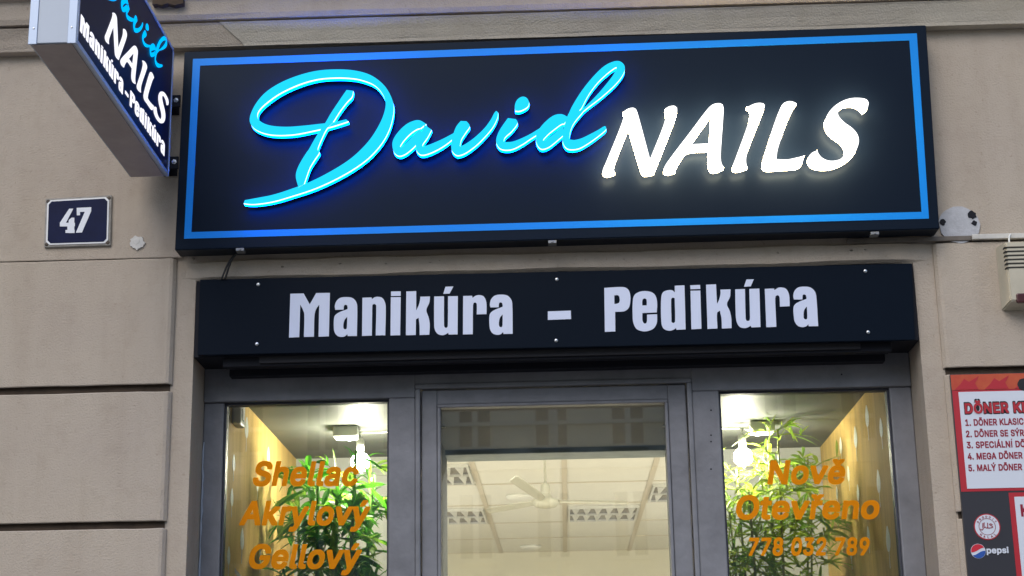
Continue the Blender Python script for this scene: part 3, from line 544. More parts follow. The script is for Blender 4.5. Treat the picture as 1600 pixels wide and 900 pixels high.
FONT = json.loads('''{".":[123,[[42,-20,34,-18,23,-11,16,-3,13,4,12,8,12,40,13,44,19,54,26,62,35,67,41,68,70,68,78,66,91,56,99,42,100,36,100,12,98,2,93,-6,86,-13,74,-19,66,-20]]],"0":[279,[[112,-21,88,-16,64,-3,41,20,26,47,16,80,12,106,11,118,12,194,18,228,25,250,40,278,57,297,78,311,100,319,114,321,154,321,166,319,182,314,198,306,206,299,220,286,226,277,240,252,250,220,255,186,255,116,254,104,247,66,238,42,222,17,204,-1,181,-14,166,-19,152,-21],[132,47,120,51,112,57,101,68,94,83,87,102,84,116,81,156,84,184,87,198,93,216,98,226,105,236,113,244,124,251,134,253,146,249,158,241,166,230,172,220,179,200,182,184,185,160,185,142,183,122,179,100,169,74,158,60,153,56,142,49]]],"1":[279,[[34,-17,30,-14,28,-8,28,42,31,47,36,49,106,49,108,50,108,224,108,226,106,226,61,194,41,194,37,195,33,202,33,262,38,268,106,317,172,317,177,314,179,308,179,50,182,49,240,49,244,47,247,42,247,-10,244,-15,238,-17]]],"2":[279,[[26,-17,22,-14,20,-10,20,36,21,40,146,174,163,198,170,216,168,228,160,241,146,250,134,253,128,253,114,248,102,239,95,226,92,214,91,202,86,197,82,196,27,196,23,200,21,204,21,230,24,250,31,268,39,282,52,296,66,306,90,317,112,321,152,321,174,317,192,310,206,300,218,290,230,274,235,264,241,240,241,200,240,192,234,172,227,158,214,139,186,106,133,50,238,50,242,49,246,42,245,-12,242,-16,238,-17]]],"3":[279,[[106,-21,90,-19,67,-12,44,2,29,16,20,28,14,40,10,52,8,66,8,88,9,90,15,95,74,95,80,89,85,72,89,66,96,59,110,51,128,47,144,50,162,60,170,68,173,74,176,84,175,90,166,108,159,116,146,123,132,127,118,129,82,129,76,134,75,138,75,188,128,250,32,250,28,251,24,258,24,310,27,315,32,317,230,317,234,314,236,310,236,260,231,254,172,188,172,186,194,179,213,168,225,156,239,136,246,118,248,106,248,64,244,46,236,28,227,16,210,0,192,-10,178,-16,158,-20,150,-21]]],"4":[279,[[156,-17,151,-14,149,-10,148,44,12,45,8,48,6,52,6,104,129,312,136,317,192,317,196,315,199,310,199,288,97,114,148,114,149,196,152,202,158,204,212,204,217,200,219,196,219,114,222,113,252,113,259,108,260,104,260,52,258,48,252,45,220,44,219,-10,214,-16,210,-17]]],"5":[279,[[108,-21,86,-17,66,-8,47,5,35,18,25,34,19,54,18,86,19,90,25,94,82,94,88,90,91,76,95,68,100,61,116,51,130,47,148,53,163,66,170,76,174,88,175,94,174,102,167,120,158,131,146,140,132,145,122,145,108,141,98,137,86,128,60,128,34,131,27,133,23,136,22,140,22,162,39,310,42,315,47,317,226,317,231,314,233,308,233,258,230,252,224,250,106,250,104,246,101,212,102,211,118,214,150,214,174,210,198,199,212,189,220,180,230,168,238,151,246,126,247,76,241,48,234,32,221,14,206,1,192,-9,178,-15,158,-20,150,-21]]],"7":[279,[[46,-17,42,-14,40,-10,40,12,160,248,158,250,25,250,21,254,19,258,19,308,20,312,23,316,27,317,238,317,242,316,247,310,247,254,114,-12,106,-17]]],"8":[279,[[110,-21,96,-19,76,-14,57,-5,48,2,29,20,23,30,16,46,13,64,13,98,16,114,19,122,29,140,46,158,34,174,26,194,24,206,24,244,28,262,38,280,54,298,68,308,84,315,104,320,112,321,162,320,184,314,208,300,225,284,236,266,240,252,242,238,241,202,235,182,231,174,220,158,232,146,239,138,247,122,251,110,253,96,252,56,247,38,236,20,226,9,206,-6,186,-15,164,-20,154,-21],[126,47,110,52,98,59,89,72,86,80,86,84,90,96,101,108,116,117,126,120,134,121,150,117,166,107,175,96,180,82,174,66,170,61,162,55,144,48],[128,189,114,195,106,201,98,212,96,222,99,232,108,244,118,250,130,253,136,253,148,250,159,242,166,232,170,222,166,210,158,199,146,192,136,189]]],"9":[279,[[66,-17,62,-14,60,-10,60,12,111,86,118,98,106,98,88,101,66,111,54,119,41,132,32,146,24,164,20,186,20,228,23,246,26,256,35,274,45,286,61,302,70,308,86,315,100,319,114,321,154,321,180,315,203,302,222,284,232,270,240,254,243,242,246,222,246,188,243,168,238,152,227,128,215,106,132,-14,126,-17],[128,162,118,166,104,176,96,188,91,208,98,230,110,244,122,251,130,253,136,253,152,247,163,236,171,224,175,206,169,186,158,173,146,165,136,162]]],"A":[295,[[-2,-17,-6,-14,-8,-10,-8,12,102,312,106,316,110,317,172,317,176,316,180,310,288,16,289,12,289,-10,288,-12,284,-16,280,-17,224,-17,218,-15,213,-6,189,64,186,67,96,67,93,66,68,-8,63,-15,58,-17],[118,134,119,140,138,196,140,200,163,134]]],"B":[281,[[24,-17,20,-14,18,-8,18,308,19,312,22,316,26,317,162,317,188,313,210,304,225,292,240,274,247,260,251,242,251,200,250,192,247,182,242,172,231,158,244,146,251,136,258,122,262,108,263,62,261,48,252,26,242,13,224,-1,208,-9,186,-15,168,-17],[92,51,90,54,90,116,92,119,144,119,156,117,166,113,176,107,182,100,188,92,191,82,190,76,182,64,172,57,160,53,148,51],[92,185,90,188,91,248,142,249,148,248,162,244,168,239,175,232,179,222,178,212,172,202,162,193,146,187,132,185]]],"C":[313,[[134,-21,120,-19,104,-15,76,-2,59,10,43,26,27,50,18,68,13,84,8,108,6,130,6,168,8,192,13,216,25,246,44,274,65,294,78,303,95,312,116,318,136,321,188,320,208,316,234,305,254,290,267,278,280,260,290,238,295,220,295,194,292,190,288,188,230,188,224,192,219,210,212,221,204,231,190,242,172,249,160,251,148,250,132,245,113,234,102,222,92,208,83,186,78,158,78,142,81,122,88,100,102,78,112,67,132,55,154,49,160,49,180,54,200,65,209,74,216,84,224,108,230,112,290,111,293,108,295,104,295,80,289,58,275,32,267,22,254,10,238,-2,214,-14,194,-19,178,-21]]],"D":[308,[[24,-17,20,-14,18,-8,18,308,19,312,22,316,26,317,156,317,172,315,192,311,208,305,224,296,236,288,250,274,266,254,274,239,280,224,287,192,289,170,289,132,286,102,279,74,265,46,252,28,231,10,204,-6,186,-12,152,-17],[92,51,90,54,90,248,92,249,134,249,146,247,164,242,180,234,190,226,196,218,206,202,213,184,216,168,218,150,214,122,208,102,202,90,192,78,178,66,166,59,144,53,130,51]]],"E":[259,[[24,-17,20,-14,18,-8,18,308,19,312,22,316,26,317,228,317,232,316,236,310,236,258,234,253,230,250,90,248,91,186,220,186,224,182,226,178,226,126,224,122,218,118,91,118,90,54,90,52,92,51,232,51,236,48,238,44,238,-8,237,-12,234,-16,230,-17]]],"G":[319,[[134,-21,120,-19,104,-15,90,-10,76,-2,61,8,48,20,37,33,28,48,20,64,14,80,8,108,6,130,6,168,9,198,16,226,28,252,47,278,68,297,94,312,120,319,136,321,186,320,210,315,232,305,252,292,270,274,282,256,292,234,296,218,296,196,292,191,288,189,230,189,223,194,216,212,208,224,202,231,190,241,180,246,160,251,152,251,134,246,122,240,106,228,94,212,83,186,78,158,78,142,81,122,88,100,103,76,112,68,128,57,144,51,154,49,162,49,180,53,190,58,200,64,210,74,218,88,222,98,220,100,158,100,152,102,149,108,149,160,152,165,158,168,290,168,296,165,298,160,298,92,297,84,290,58,278,34,262,16,244,0,220,-12,196,-19,180,-21]]],"H":[317,[[24,-17,20,-14,18,-8,18,308,19,313,25,317,82,317,86,316,89,312,90,308,91,188,212,187,213,188,214,190,214,308,215,312,218,316,222,317,278,317,282,316,285,312,286,308,286,-8,284,-13,278,-17,222,-17,218,-16,215,-12,214,-8,213,120,92,120,91,120,90,118,89,-12,86,-15,82,-17]]],"I":[189,[[7,-17,3,-14,1,-10,1,42,2,46,8,51,49,51,52,52,52,246,51,248,49,249,8,249,2,253,1,258,2,312,5,316,9,317,170,316,173,314,175,310,175,258,174,254,168,249,126,249,124,248,124,54,124,52,126,51,168,51,174,47,175,42,174,-12,171,-16,166,-17]]],"K":[287,[[24,-17,20,-14,18,-8,18,308,19,313,25,317,82,317,86,316,89,312,90,308,90,200,92,198,200,316,204,317,272,317,276,316,280,310,280,290,278,284,170,168,280,14,281,10,281,-8,280,-13,276,-16,272,-17,210,-17,206,-16,200,-10,116,109,114,111,90,86,90,-8,89,-12,82,-17]]],"L":[244,[[24,-17,20,-14,18,-8,18,310,21,314,25,317,82,317,88,314,90,308,90,52,92,51,224,51,228,48,230,44,230,-10,226,-15,222,-17]]],"M":[382,[[24,-17,20,-14,18,-8,18,308,20,314,26,317,98,317,104,314,186,109,265,314,272,317,342,317,348,314,351,308,351,-8,348,-14,342,-17,288,-17,284,-15,280,-10,280,143,277,140,217,-12,214,-16,210,-17,160,-17,156,-16,149,-6,91,142,88,144,88,-10,84,-15,80,-17]]],"N":[321,[[24,-17,20,-14,18,-8,18,308,20,314,26,317,88,317,94,314,215,124,218,123,218,310,222,315,226,317,282,317,286,315,290,308,290,-8,288,-14,282,-17,218,-17,213,-14,93,174,90,176,90,-10,86,-15,82,-17]]],"O":[326,[[134,-21,120,-19,104,-15,72,0,59,10,44,26,29,46,17,72,10,96,8,108,6,130,6,168,8,192,11,208,17,228,29,254,45,276,58,289,68,296,78,303,96,312,120,319,136,321,188,320,204,317,218,312,246,297,268,276,286,252,297,228,305,196,307,178,307,122,305,104,296,70,286,48,269,24,256,11,246,4,236,-3,218,-12,198,-18,178,-21],[152,49,140,52,126,58,112,67,101,78,89,98,83,114,79,134,78,156,81,176,86,194,93,210,103,224,113,234,130,244,148,250,160,251,170,249,188,242,202,233,214,219,224,204,231,184,235,164,236,146,233,124,227,104,219,88,211,76,201,66,185,56,166,50]]],"P":[274,[[24,-17,20,-14,18,-8,18,308,19,312,22,316,26,317,162,317,190,312,212,302,222,294,238,278,250,258,256,236,257,230,257,180,250,152,244,140,232,124,220,114,208,106,188,97,164,93,91,92,90,-8,89,-12,82,-17],[92,160,90,162,91,250,128,250,146,248,162,243,173,234,182,220,185,204,179,184,170,172,160,166,142,161,134,160]]],"R":[277,[[24,-17,20,-14,18,-8,18,308,19,312,22,316,26,317,162,317,188,313,200,309,214,302,224,294,237,282,245,270,252,256,258,228,258,190,254,166,244,144,238,136,226,123,213,114,269,12,269,-8,268,-12,264,-16,260,-17,198,-17,194,-16,191,-12,132,99,128,100,92,100,91,100,90,98,90,-8,89,-12,82,-17],[92,167,90,170,91,250,128,250,146,248,158,245,166,241,176,232,184,216,185,204,179,188,171,178,160,172,142,168]]],"S":[275,[[104,-22,78,-17,61,-11,45,-2,28,14,18,26,8,50,5,66,5,90,6,94,12,98,72,98,77,94,81,76,85,68,90,62,106,52,126,47,138,47,148,49,162,54,170,59,180,70,185,80,184,86,181,90,176,96,159,106,138,113,92,125,70,133,53,142,36,155,24,170,16,186,13,204,14,244,20,264,31,282,47,298,67,310,86,317,112,321,154,321,170,319,190,314,212,303,220,296,238,277,248,260,252,244,253,214,251,210,244,206,188,206,182,210,177,228,168,240,152,249,134,253,124,252,110,248,99,242,89,230,86,224,86,220,93,210,106,200,130,191,170,181,196,172,218,161,230,152,244,136,251,124,255,114,257,102,256,54,250,36,240,20,228,6,206,-9,186,-17,166,-21,156,-22]]],"T":[277,[[102,-17,98,-14,96,-8,96,248,94,249,9,249,5,250,1,256,1,310,4,315,9,317,256,317,260,314,262,308,262,256,258,251,254,249,170,249,168,248,168,-10,164,-15,160,-17]]],"U":[317,[[132,-22,110,-19,90,-13,78,-8,62,2,42,21,34,32,25,50,20,68,18,82,18,310,21,315,26,317,82,317,89,312,90,308,90,108,91,100,97,82,108,66,120,57,128,53,144,49,154,48,176,53,194,64,207,82,213,100,214,108,214,311,218,315,222,317,280,317,284,314,286,308,286,82,283,62,277,46,266,26,247,6,238,-1,220,-11,200,-18,182,-21]]],"a":[242,[[72,-22,47,-16,28,-5,11,14,2,34,0,50,0,76,2,92,9,108,24,125,33,131,46,137,68,144,48,144,11,155,7,162,7,184,17,204,32,220,46,230,61,237,82,242,98,244,130,244,146,242,162,238,182,228,198,214,209,196,213,182,215,168,215,-10,212,-15,208,-17,154,-17,146,-13,132,-19,114,-22],[96,45,84,49,76,54,72,62,78,70,88,76,106,81,144,86,144,82,141,72,132,58,120,50,114,47,104,45],[70,143,86,165,96,172,110,177,122,176,134,171,139,166,143,156,142,154,130,151]]],"c":[245,[[102,-22,84,-19,72,-15,57,-8,47,-1,33,12,18,34,7,60,4,76,3,86,4,146,10,170,21,194,34,210,51,226,70,236,90,242,106,244,148,243,170,238,186,230,202,219,210,210,218,200,227,184,230,174,230,152,228,149,224,146,192,138,168,138,162,143,157,154,152,162,138,172,122,177,104,171,94,164,86,154,79,138,75,122,74,106,77,90,82,76,90,62,97,56,110,48,122,45,134,48,146,55,154,62,162,80,166,85,170,86,190,86,224,78,227,76,230,70,230,48,224,32,215,18,202,3,186,-8,172,-15,148,-21,140,-22]]],"e":[250,[[104,-22,78,-17,57,-8,38,7,31,14,20,30,10,50,4,76,3,84,4,144,9,168,18,188,32,208,49,225,66,235,88,242,106,244,146,243,170,237,188,228,196,221,211,206,221,192,231,166,234,150,235,142,235,90,232,85,228,83,80,83,78,82,79,78,86,67,95,56,108,49,126,45,142,49,150,55,156,61,163,74,168,78,192,79,228,69,232,64,232,44,227,30,218,16,202,0,186,-11,168,-18,152,-21],[82,147,81,148,83,152,94,165,106,173,120,177,136,173,145,166,152,158,158,148,156,147]]],"h":[254,[[20,-17,16,-14,14,-8,14,310,17,314,21,317,76,317,81,314,84,310,84,235,100,241,120,244,150,244,172,240,190,232,198,226,210,212,220,196,225,178,227,164,227,-10,224,-15,218,-17,164,-17,158,-12,157,-8,157,136,156,142,153,154,146,164,136,173,122,176,110,173,99,166,90,154,85,140,84,134,84,-8,83,-12,76,-17]]],"i":[110,[[20,-17,16,-14,14,-8,14,234,17,238,21,241,76,241,82,238,84,232,84,-10,81,-14,76,-17],[33,244,20,250,12,258,8,266,7,270,7,300,9,306,12,312,20,320,29,325,35,326,61,326,72,323,85,312,91,300,91,270,88,262,78,251,68,245,61,244]]],"k":[236,[[20,-17,16,-14,14,-8,14,310,17,314,21,317,76,317,81,314,84,310,84,169,156,241,222,241,226,239,228,236,229,214,228,210,146,126,235,14,236,10,236,-10,234,-14,228,-17,164,-17,160,-16,93,68,88,74,84,70,84,-8,82,-13,76,-17]]],"l":[124,[[58,-18,42,-13,28,-3,18,12,14,28,14,308,16,314,21,317,76,317,80,315,84,310,84,58,88,49,110,49,115,46,118,38,123,14,123,-8,121,-12,118,-15,104,-18]]],"n":[254,[[20,-17,16,-14,14,-8,14,232,15,236,21,241,74,241,78,240,84,234,94,239,110,243,148,244,172,240,192,230,207,216,216,204,224,184,226,172,227,164,227,-8,226,-12,222,-16,218,-17,164,-17,158,-12,157,-8,157,136,156,142,153,154,146,164,136,173,122,176,110,173,99,166,90,154,85,140,84,134,84,-8,83,-12,76,-17]]],"o":[257,[[102,-22,84,-19,72,-15,57,-8,47,-1,33,12,18,34,7,60,4,76,3,86,4,146,10,170,21,194,34,211,54,228,74,238,96,243,138,244,154,242,170,238,182,232,204,217,219,200,231,178,237,160,241,136,241,86,239,72,234,52,223,28,211,12,192,-4,172,-15,150,-21],[120,45,110,48,101,52,91,62,84,72,76,94,74,106,74,116,79,138,88,157,96,165,104,171,122,177,132,175,140,171,148,165,156,156,166,136,170,116,170,106,164,80,160,72,153,62,143,52,136,49,128,46]]],"p":[262,[[20,-101,16,-98,14,-92,15,236,17,239,21,241,74,241,79,240,84,234,94,239,108,243,150,244,170,241,188,234,198,228,210,219,222,206,235,184,244,154,247,128,246,80,241,54,233,34,224,19,210,3,190,-11,174,-18,152,-22,116,-22,100,-19,84,-13,84,-92,82,-97,76,-101],[124,46,112,51,106,56,95,68,87,88,83,112,87,136,90,144,98,158,104,165,112,171,120,175,130,177,146,172,152,167,160,160,169,144,174,126,176,112,172,88,166,74,160,64,154,57,142,49,132,46]]],"r":[165,[[20,-17,16,-14,14,-8,14,232,15,236,18,240,22,241,74,241,82,236,96,242,108,244,148,244,156,242,159,238,160,234,160,182,158,177,152,173,120,174,106,170,94,160,88,152,85,144,84,138,84,-8,83,-12,76,-17]]],"s":[227,[[86,-22,68,-19,51,-14,33,-4,18,12,7,30,3,44,3,64,4,68,9,73,43,80,64,80,70,76,76,62,84,53,92,48,106,45,116,46,128,51,136,58,138,62,134,66,124,72,68,85,54,90,42,96,30,106,18,120,11,138,10,146,11,184,16,200,24,212,40,226,56,236,72,241,94,244,126,244,148,241,160,237,174,230,183,222,194,210,202,198,207,184,207,162,205,158,200,153,172,147,148,147,142,150,134,166,128,172,112,178,102,177,92,173,85,166,83,162,88,157,98,152,152,139,170,133,182,126,192,118,205,102,211,86,212,78,211,40,208,30,203,20,194,8,182,-3,164,-13,152,-18,136,-21]]],"t":[146,[[76,-19,59,-15,44,-6,32,5,24,20,21,36,21,174,18,176,-8,176,-12,180,-14,184,-14,234,-11,239,-7,241,20,242,21,288,24,292,28,295,82,295,86,294,91,288,92,242,130,241,134,238,137,234,137,184,136,180,130,176,94,176,91,174,91,62,93,52,98,48,128,49,134,45,142,14,142,-10,136,-16,124,-19]]],"v":[242,[[84,-17,80,-14,77,-8,-6,208,-7,214,-7,234,-6,236,-3,240,1,241,58,241,65,236,112,106,114,104,164,238,170,241,226,241,230,240,235,234,235,210,150,-12,142,-17]]],"y":[242,[[38,-103,19,-100,14,-97,11,-92,11,-68,18,-40,21,-36,25,-34,52,-34,58,-32,67,-22,74,0,-6,208,-7,214,-7,234,-6,236,-3,240,1,241,58,241,65,236,112,106,114,104,164,238,170,241,226,241,230,240,235,234,235,212,234,208,138,-44,128,-64,121,-74,112,-85,100,-94,92,-98,76,-102,66,-103]]],"Á":[295,[[-2,-17,-6,-14,-8,-10,-8,12,100,308,103,314,108,318,108,340,131,390,137,400,144,405,204,404,208,402,210,398,210,376,172,318,176,315,180,310,288,16,289,12,288,-12,286,-15,282,-17,224,-17,219,-16,216,-12,213,-6,189,64,186,67,96,67,93,66,68,-8,63,-15,58,-17],[118,134,119,140,138,196,140,200,163,134]]],"Í":[189,[[7,-17,3,-14,1,-10,1,42,2,46,8,51,49,51,52,52,52,246,51,248,49,249,8,249,3,252,1,258,1,310,4,315,8,317,56,318,56,342,83,398,88,404,92,405,150,405,155,402,157,398,157,376,119,318,122,317,168,317,173,314,175,308,175,256,172,252,168,249,126,249,124,248,124,54,124,52,126,51,168,51,173,48,175,42,175,-10,172,-15,166,-17]]],"Ö":[326,[[134,-21,120,-19,104,-15,72,0,59,10,44,26,29,46,17,72,10,96,8,108,6,130,6,168,9,198,12,212,19,234,32,258,45,276,58,289,78,303,96,312,119,320,96,321,88,326,77,338,74,346,74,376,78,386,82,392,90,398,100,402,128,402,142,396,150,389,155,378,155,344,148,332,134,322,178,321,180,322,179,322,166,332,159,344,158,352,158,370,160,382,164,389,171,396,180,401,186,402,214,402,219,400,228,395,234,390,238,381,240,376,240,346,236,335,226,325,216,321,195,320,219,312,234,304,250,294,268,276,277,266,287,250,297,228,305,196,307,178,307,122,305,104,296,70,286,48,269,24,256,11,246,4,236,-3,218,-12,198,-18,178,-21],[152,49,140,52,126,58,112,67,101,78,89,98,83,114,79,134,78,156,81,176,86,194,93,210,103,224,113,234,130,244,148,250,160,251,170,249,188,242,202,233,214,219,224,204,231,184,235,164,236,146,233,124,227,104,219,88,211,76,201,66,185,56,166,50]]],"Ý":[290,[[108,-17,104,-14,102,-8,102,112,-7,286,-8,290,-7,312,-5,315,-1,317,62,317,67,316,136,204,140,201,205,308,210,315,216,317,280,316,283,314,285,310,284,288,175,112,174,-12,172,-15,168,-17],[112,312,108,316,106,320,106,342,136,402,142,405,200,405,206,402,208,398,208,376,167,314,162,312]]],"ý":[242,[[38,-103,19,-100,14,-97,11,-92,11,-68,18,-40,21,-36,25,-34,52,-34,58,-32,67,-22,74,0,-6,208,-7,214,-7,234,-6,236,-3,240,1,241,58,241,65,236,112,106,114,104,164,238,170,241,226,241,230,240,235,234,235,212,234,208,138,-44,128,-64,121,-74,112,-85,100,-94,92,-98,76,-102,66,-103],[88,236,84,240,82,244,82,266,112,326,118,329,174,329,180,326,183,322,183,300,142,238,136,236]]],"ě":[250,[[104,-22,86,-19,70,-14,57,-8,42,4,31,14,20,30,10,50,4,76,3,84,3,136,7,160,16,184,27,203,43,220,62,233,87,242,39,298,38,302,38,322,41,327,45,329,100,329,105,326,120,311,134,326,138,329,194,329,199,326,201,322,201,302,200,298,153,242,176,234,196,222,211,206,221,192,231,166,234,150,235,142,234,89,231,84,226,83,80,83,78,82,83,70,94,57,108,49,122,45,132,46,142,49,150,54,157,62,164,75,168,79,192,79,226,71,230,68,232,64,232,42,227,30,218,16,202,0,186,-11,168,-18,152,-21],[82,147,81,148,83,152,94,165,106,173,120,177,136,173,145,166,152,158,158,148,156,147]]],"ř":[165,[[20,-17,16,-14,14,-8,14,234,16,238,20,241,50,241,52,242,4,296,3,300,3,322,6,327,10,329,66,329,70,326,82,312,84,310,96,324,102,329,160,329,164,326,166,322,165,298,119,246,122,244,150,244,156,242,159,238,160,234,160,180,157,176,152,173,120,174,106,170,94,161,87,150,84,138,84,-10,80,-15,76,-17],[82,236,80,240,87,240]]]}''')
FONT['I'] = [125, [[26, -17, 96, -17, 96, 317, 26, 317]]]
FONT['Í'] = [125, [[26, -17, 96, -17, 96, 317, 26, 317], [40, 345, 88, 345, 128, 420, 62, 420]]]
def text_mesh(body, bold=.0, spacing=1.0):
    """solid lettering from the outlines above; cap height 1, baseline at 0"""
    x = 0; vs, fs = [], []
    for ch in body:
        if ch == ' ': x += .42; continue
        adv, ls = FONT[ch]
        bm = fill_mesh([[(l[i]/334+x, (l[i+1]+17)/334) for i in range(0, len(l), 2)] for l in ls], .02, off=bold)
        n = len(vs); vs += [v.co.copy() for v in bm.verts]; fs += [tuple(v.index+n for v in f.verts) for f in bm.faces]; bm.free()
        x += adv/334*spacing + bold*.3
    return vs, fs
def text_on(body, quad, bold=.0, shear=0, spacing=1.0, thick=.0012):
    """text between baseline (quad[0],quad[1]) and cap line (quad[3],quad[2]), facing -Y"""
    vs, fs = text_mesh(body, bold, spacing)
    for v in vs: v.x += shear*v.y
    x0, x1 = min(v.x for v in vs), max(v.x for v in vs)
    A, Bq, Cq, Dq = [Vector(q) for q in quad]
    mb = MB(); bv = []
    for v in vs:
        s, t = (v.x-x0)/(x1-x0), v.y
        bv.append(mb.bm.verts.new((A*(1-s)+Bq*s)*(1-t)+(Dq*(1-s)+Cq*s)*t + Vector((0, -v.z/.02*thick, 0))))
    for f in fs:
        try: mb.bm.faces.new([bv[i] for i in f])
        except ValueError: pass
    return mb
def quad_px(x0, x1, ytop, ybase, Y, tilt=0):
    return [P(x0, ybase, Y), P(x1, ybase+tilt, Y), P(x1, ytop+tilt, Y), P(x0, ytop, Y)]
def to_plane(bm, ox, oz, Y):   # (x, z in plane, depth) -> world, front facing -Y
    for v in bm.verts: v.co = Vector((v.co.x, Y - v.co.z, v.co.y))
    return bm

# words on the show windows
yt = Y_GLASS-.0045
for body, x0, x1, y0, y1, t in (('Shellac', 395, 561, 720.5, 759.5, 0), ('Akrylový', 373.5, 579, 782.5, 821, 0), ('Gellový', 389, 565.5, 850, 889, 0)):
    text_on(body, quad_px(x0, x1, y0, y1, yt, t), 0, .21).build('lettering', M_orange, winL)['label'] = 'orange word ' + body
for body, x0, x1, y0, y1, t, sh_ in (('Nově', 1199, 1321, 719, 757, -.6, .14), ('Otevřeno', 1150, 1374.5, 774, 812, -1, .12), ('778 032 789', 1170, 1359, 840, 868.5, -.6, .1)):
    text_on(body, quad_px(x0, x1, y0, y1, yt, t), 0, sh_).build('lettering', M_orange, winR)['label'] = 'orange text ' + body

# ------------------------------------------------------------------ main sign
YS = -.085
A_, B_, C_, D_ = P(273, 391, YS), P(1468, 357.5, YS), P(1447, 39, YS), P(288, 81, YS)
ms = empty('fascia_sign', ((A_.x+B_.x)/2, 0, (A_.z+B_.z)/2), 'long black fascia sign with blue border and glowing blue script beside white capitals', 'sign')
def slab(quad, Yb, mb=None, bev=0, mi=0):
    mb = mb or MB(); t = bmesh.new()
    vs = [t.verts.new(q) for q in quad]+[t.verts.new((q.x, Yb, q.z)) for q in quad]
    for ix in ((0,1,2,3),(7,6,5,4),(0,4,5,1),(1,5,6,2),(2,6,7,3),(3,7,4,0)): t.faces.new([vs[i] for i in ix]).material_index = mi
    bmesh.ops.recalc_face_normals(t, faces=t.faces[:])
    if bev: bmesh.ops.bevel(t, geom=t.edges[:], offset=bev, segments=2, affect='EDGES')
    mb.add(t); return mb
b = slab([A_, B_, C_, D_], -.004, bev=.003); b.build('panel', M_sign, ms)
def ring(outer, inner, Y0, Y1, mb):
    for i in range(4):
        j = (i+1) % 4
        q = [outer[i], outer[j], inner[j], inner[i]]
        mb.hexa([Vector((p.x, Y0, p.z)) for p in q]+[Vector((p.x, Y1, p.z)) for p in q])
    return mb
YSf = YS-.0012
O = [P(287.5, 373, YSf), P(1451.5, 341.5, YSf), P(1432.5, 52, YSf), P(301.5, 92, YSf)]
I = [P(299, 362.5, YSf), P(1440, 331, YSf), P(1421, 63, YSf), P(312.5, 102.5, YSf)]
ring(O, I, YSf, YS+.001, MB()).build('border', M_blue, ms)
# clips under the sign
M_clip = mat('clip_grey', (.22, .23, .24), .4, metal=.6)
for x, y in ((375, 389.5), (863, 377.5), (1367, 364)):
    q = P(x, y, YS-.002); a = MB(); a.box((q.x-.014, YS-.004, q.z-.006), (q.x+.014, YS+.03, q.z+.004), .001); a.lathe((q.x, YS-.004, q.z-.001), (0, -1, 0), [(0, .004), (.003, .003)], 10)
    a.build('clip', M_clip, ms)
# letters
M_cy = emis('letter_cyan_face', (.015, .60, .95), 1.0)
M_cyw = emis('letter_cyan_edge', (.62, .85, 1.0), 2.0)
M_bl = emis('letter_blue_halo', (.0, .12, 1.0), 24.0)
M_wf = emis('letter_white_face', (1, .98, .96), 2.2)
M_ww = emis('letter_white_edge', (1, .80, .48), 30.0)
M_wb = emis('letter_white_back', (1, .84, .58), 11.0)
M_bk = mat('letter_back', (.005, .006, .01), .5)
YL = YS-.052           # front of letters
D1, D2 = .010, .030    # edge layer, halo layer thickness
def crop(ox, oy, s): return lambda p: (ox+p[0]/s, oy+p[1]/s)
c1, c2, c3 = crop(370, 85, 3.6), crop(600, 85, 5), crop(760, 85, 5)
c4, c5 = crop(920, 140, 5.625), crop(1130, 130, 5.625)
def pl(p): q = P(p[0], p[1], YL); return (q.x, q.z)
def ribbon(pairs, cv, dy=0, mb=None, proj=None, back=True):
    """a brush stroke as a strip solid; pairs of (side a; side b) in crop pixels"""
    A1 = open_spline([cv(p[:2]) for p in pairs]); B1 = open_spline([cv(p[2:]) for p in pairs])
    return [(pl(a), pl(b)) for a, b in zip(A1, B1)]
def solid_ribbon(mb, strip, y0):
    ys_ = (y0, y0+D1, y0+D1+.0001, y0+D2); n = len(strip)
    lay = [[(mb.bm.verts.new((a[0], y, a[1])), mb.bm.verts.new((b_[0], y, b_[1]))) for a, b_ in strip] for y in (y0, y0+D1, y0+D2)]
    def F(vs, m):
        try: f = mb.bm.faces.new(vs); f.material_index = m
        except ValueError: pass
    for i in range(n-1):
        F((lay[0][i][0], lay[0][i][1], lay[0][i+1][1], lay[0][i+1][0]), 0)
        F((lay[2][i][0], lay[2][i+1][0], lay[2][i+1][1], lay[2][i][1]), 3)
        for k, m in ((0, 1), (1, 2)):
            for s_ in (0, 1): F((lay[k][i][s_], lay[k][i+1][s_], lay[k+1][i+1][s_], lay[k+1][i][s_]), m)
    for i in (0, n-1):
        for k, m in ((0, 1), (1, 2)): F((lay[k][i][0], lay[k][i][1], lay[k+1][i][1], lay[k+1][i][0]), m)
SD_loop = [(38,838,45,820),(100,842,120,806),(200,828,200,790),(300,800,290,762),(450,750,420,713),(600,678,550,645),(720,600,650,578),(800,520,735,495),(850,440,790,415),(876,360,825,340),(882,290,837,272),(862,225,815,215),(820,165,770,170),(750,115,700,143),(660,90,640,133),(560,84,560,130),(450,92,460,138),(340,120,360,165),(240,162,255,212),(160,215,180,262),(105,280,130,308),(74,350,115,345),(80,395,135,378),(120,430,190,400),(200,452,280,407),(320,450,380,400),(450,425,470,390),(540,404,540,382),(628,376,615,365)]
SD_stem = [(618,200,655,205),(600,225,648,238),(575,262,620,268),(530,330,580,320),(495,390,538,385),(460,440,505,420),(430,490,475,480),(405,535,455,532),(395,548,464,552),(365,595,438,592),(340,645,412,635),(332,690,395,680),(347,748,378,730)]
S_a1 = [(330,545,285,578),(280,516,262,583),(230,520,225,605),(170,550,185,640),(110,608,150,680),(72,668,128,715),(66,720,128,724),(82,770,132,722),(115,793,140,722),(155,785,165,700),(200,755,200,665),(250,708,240,620),(305,640,285,580)]
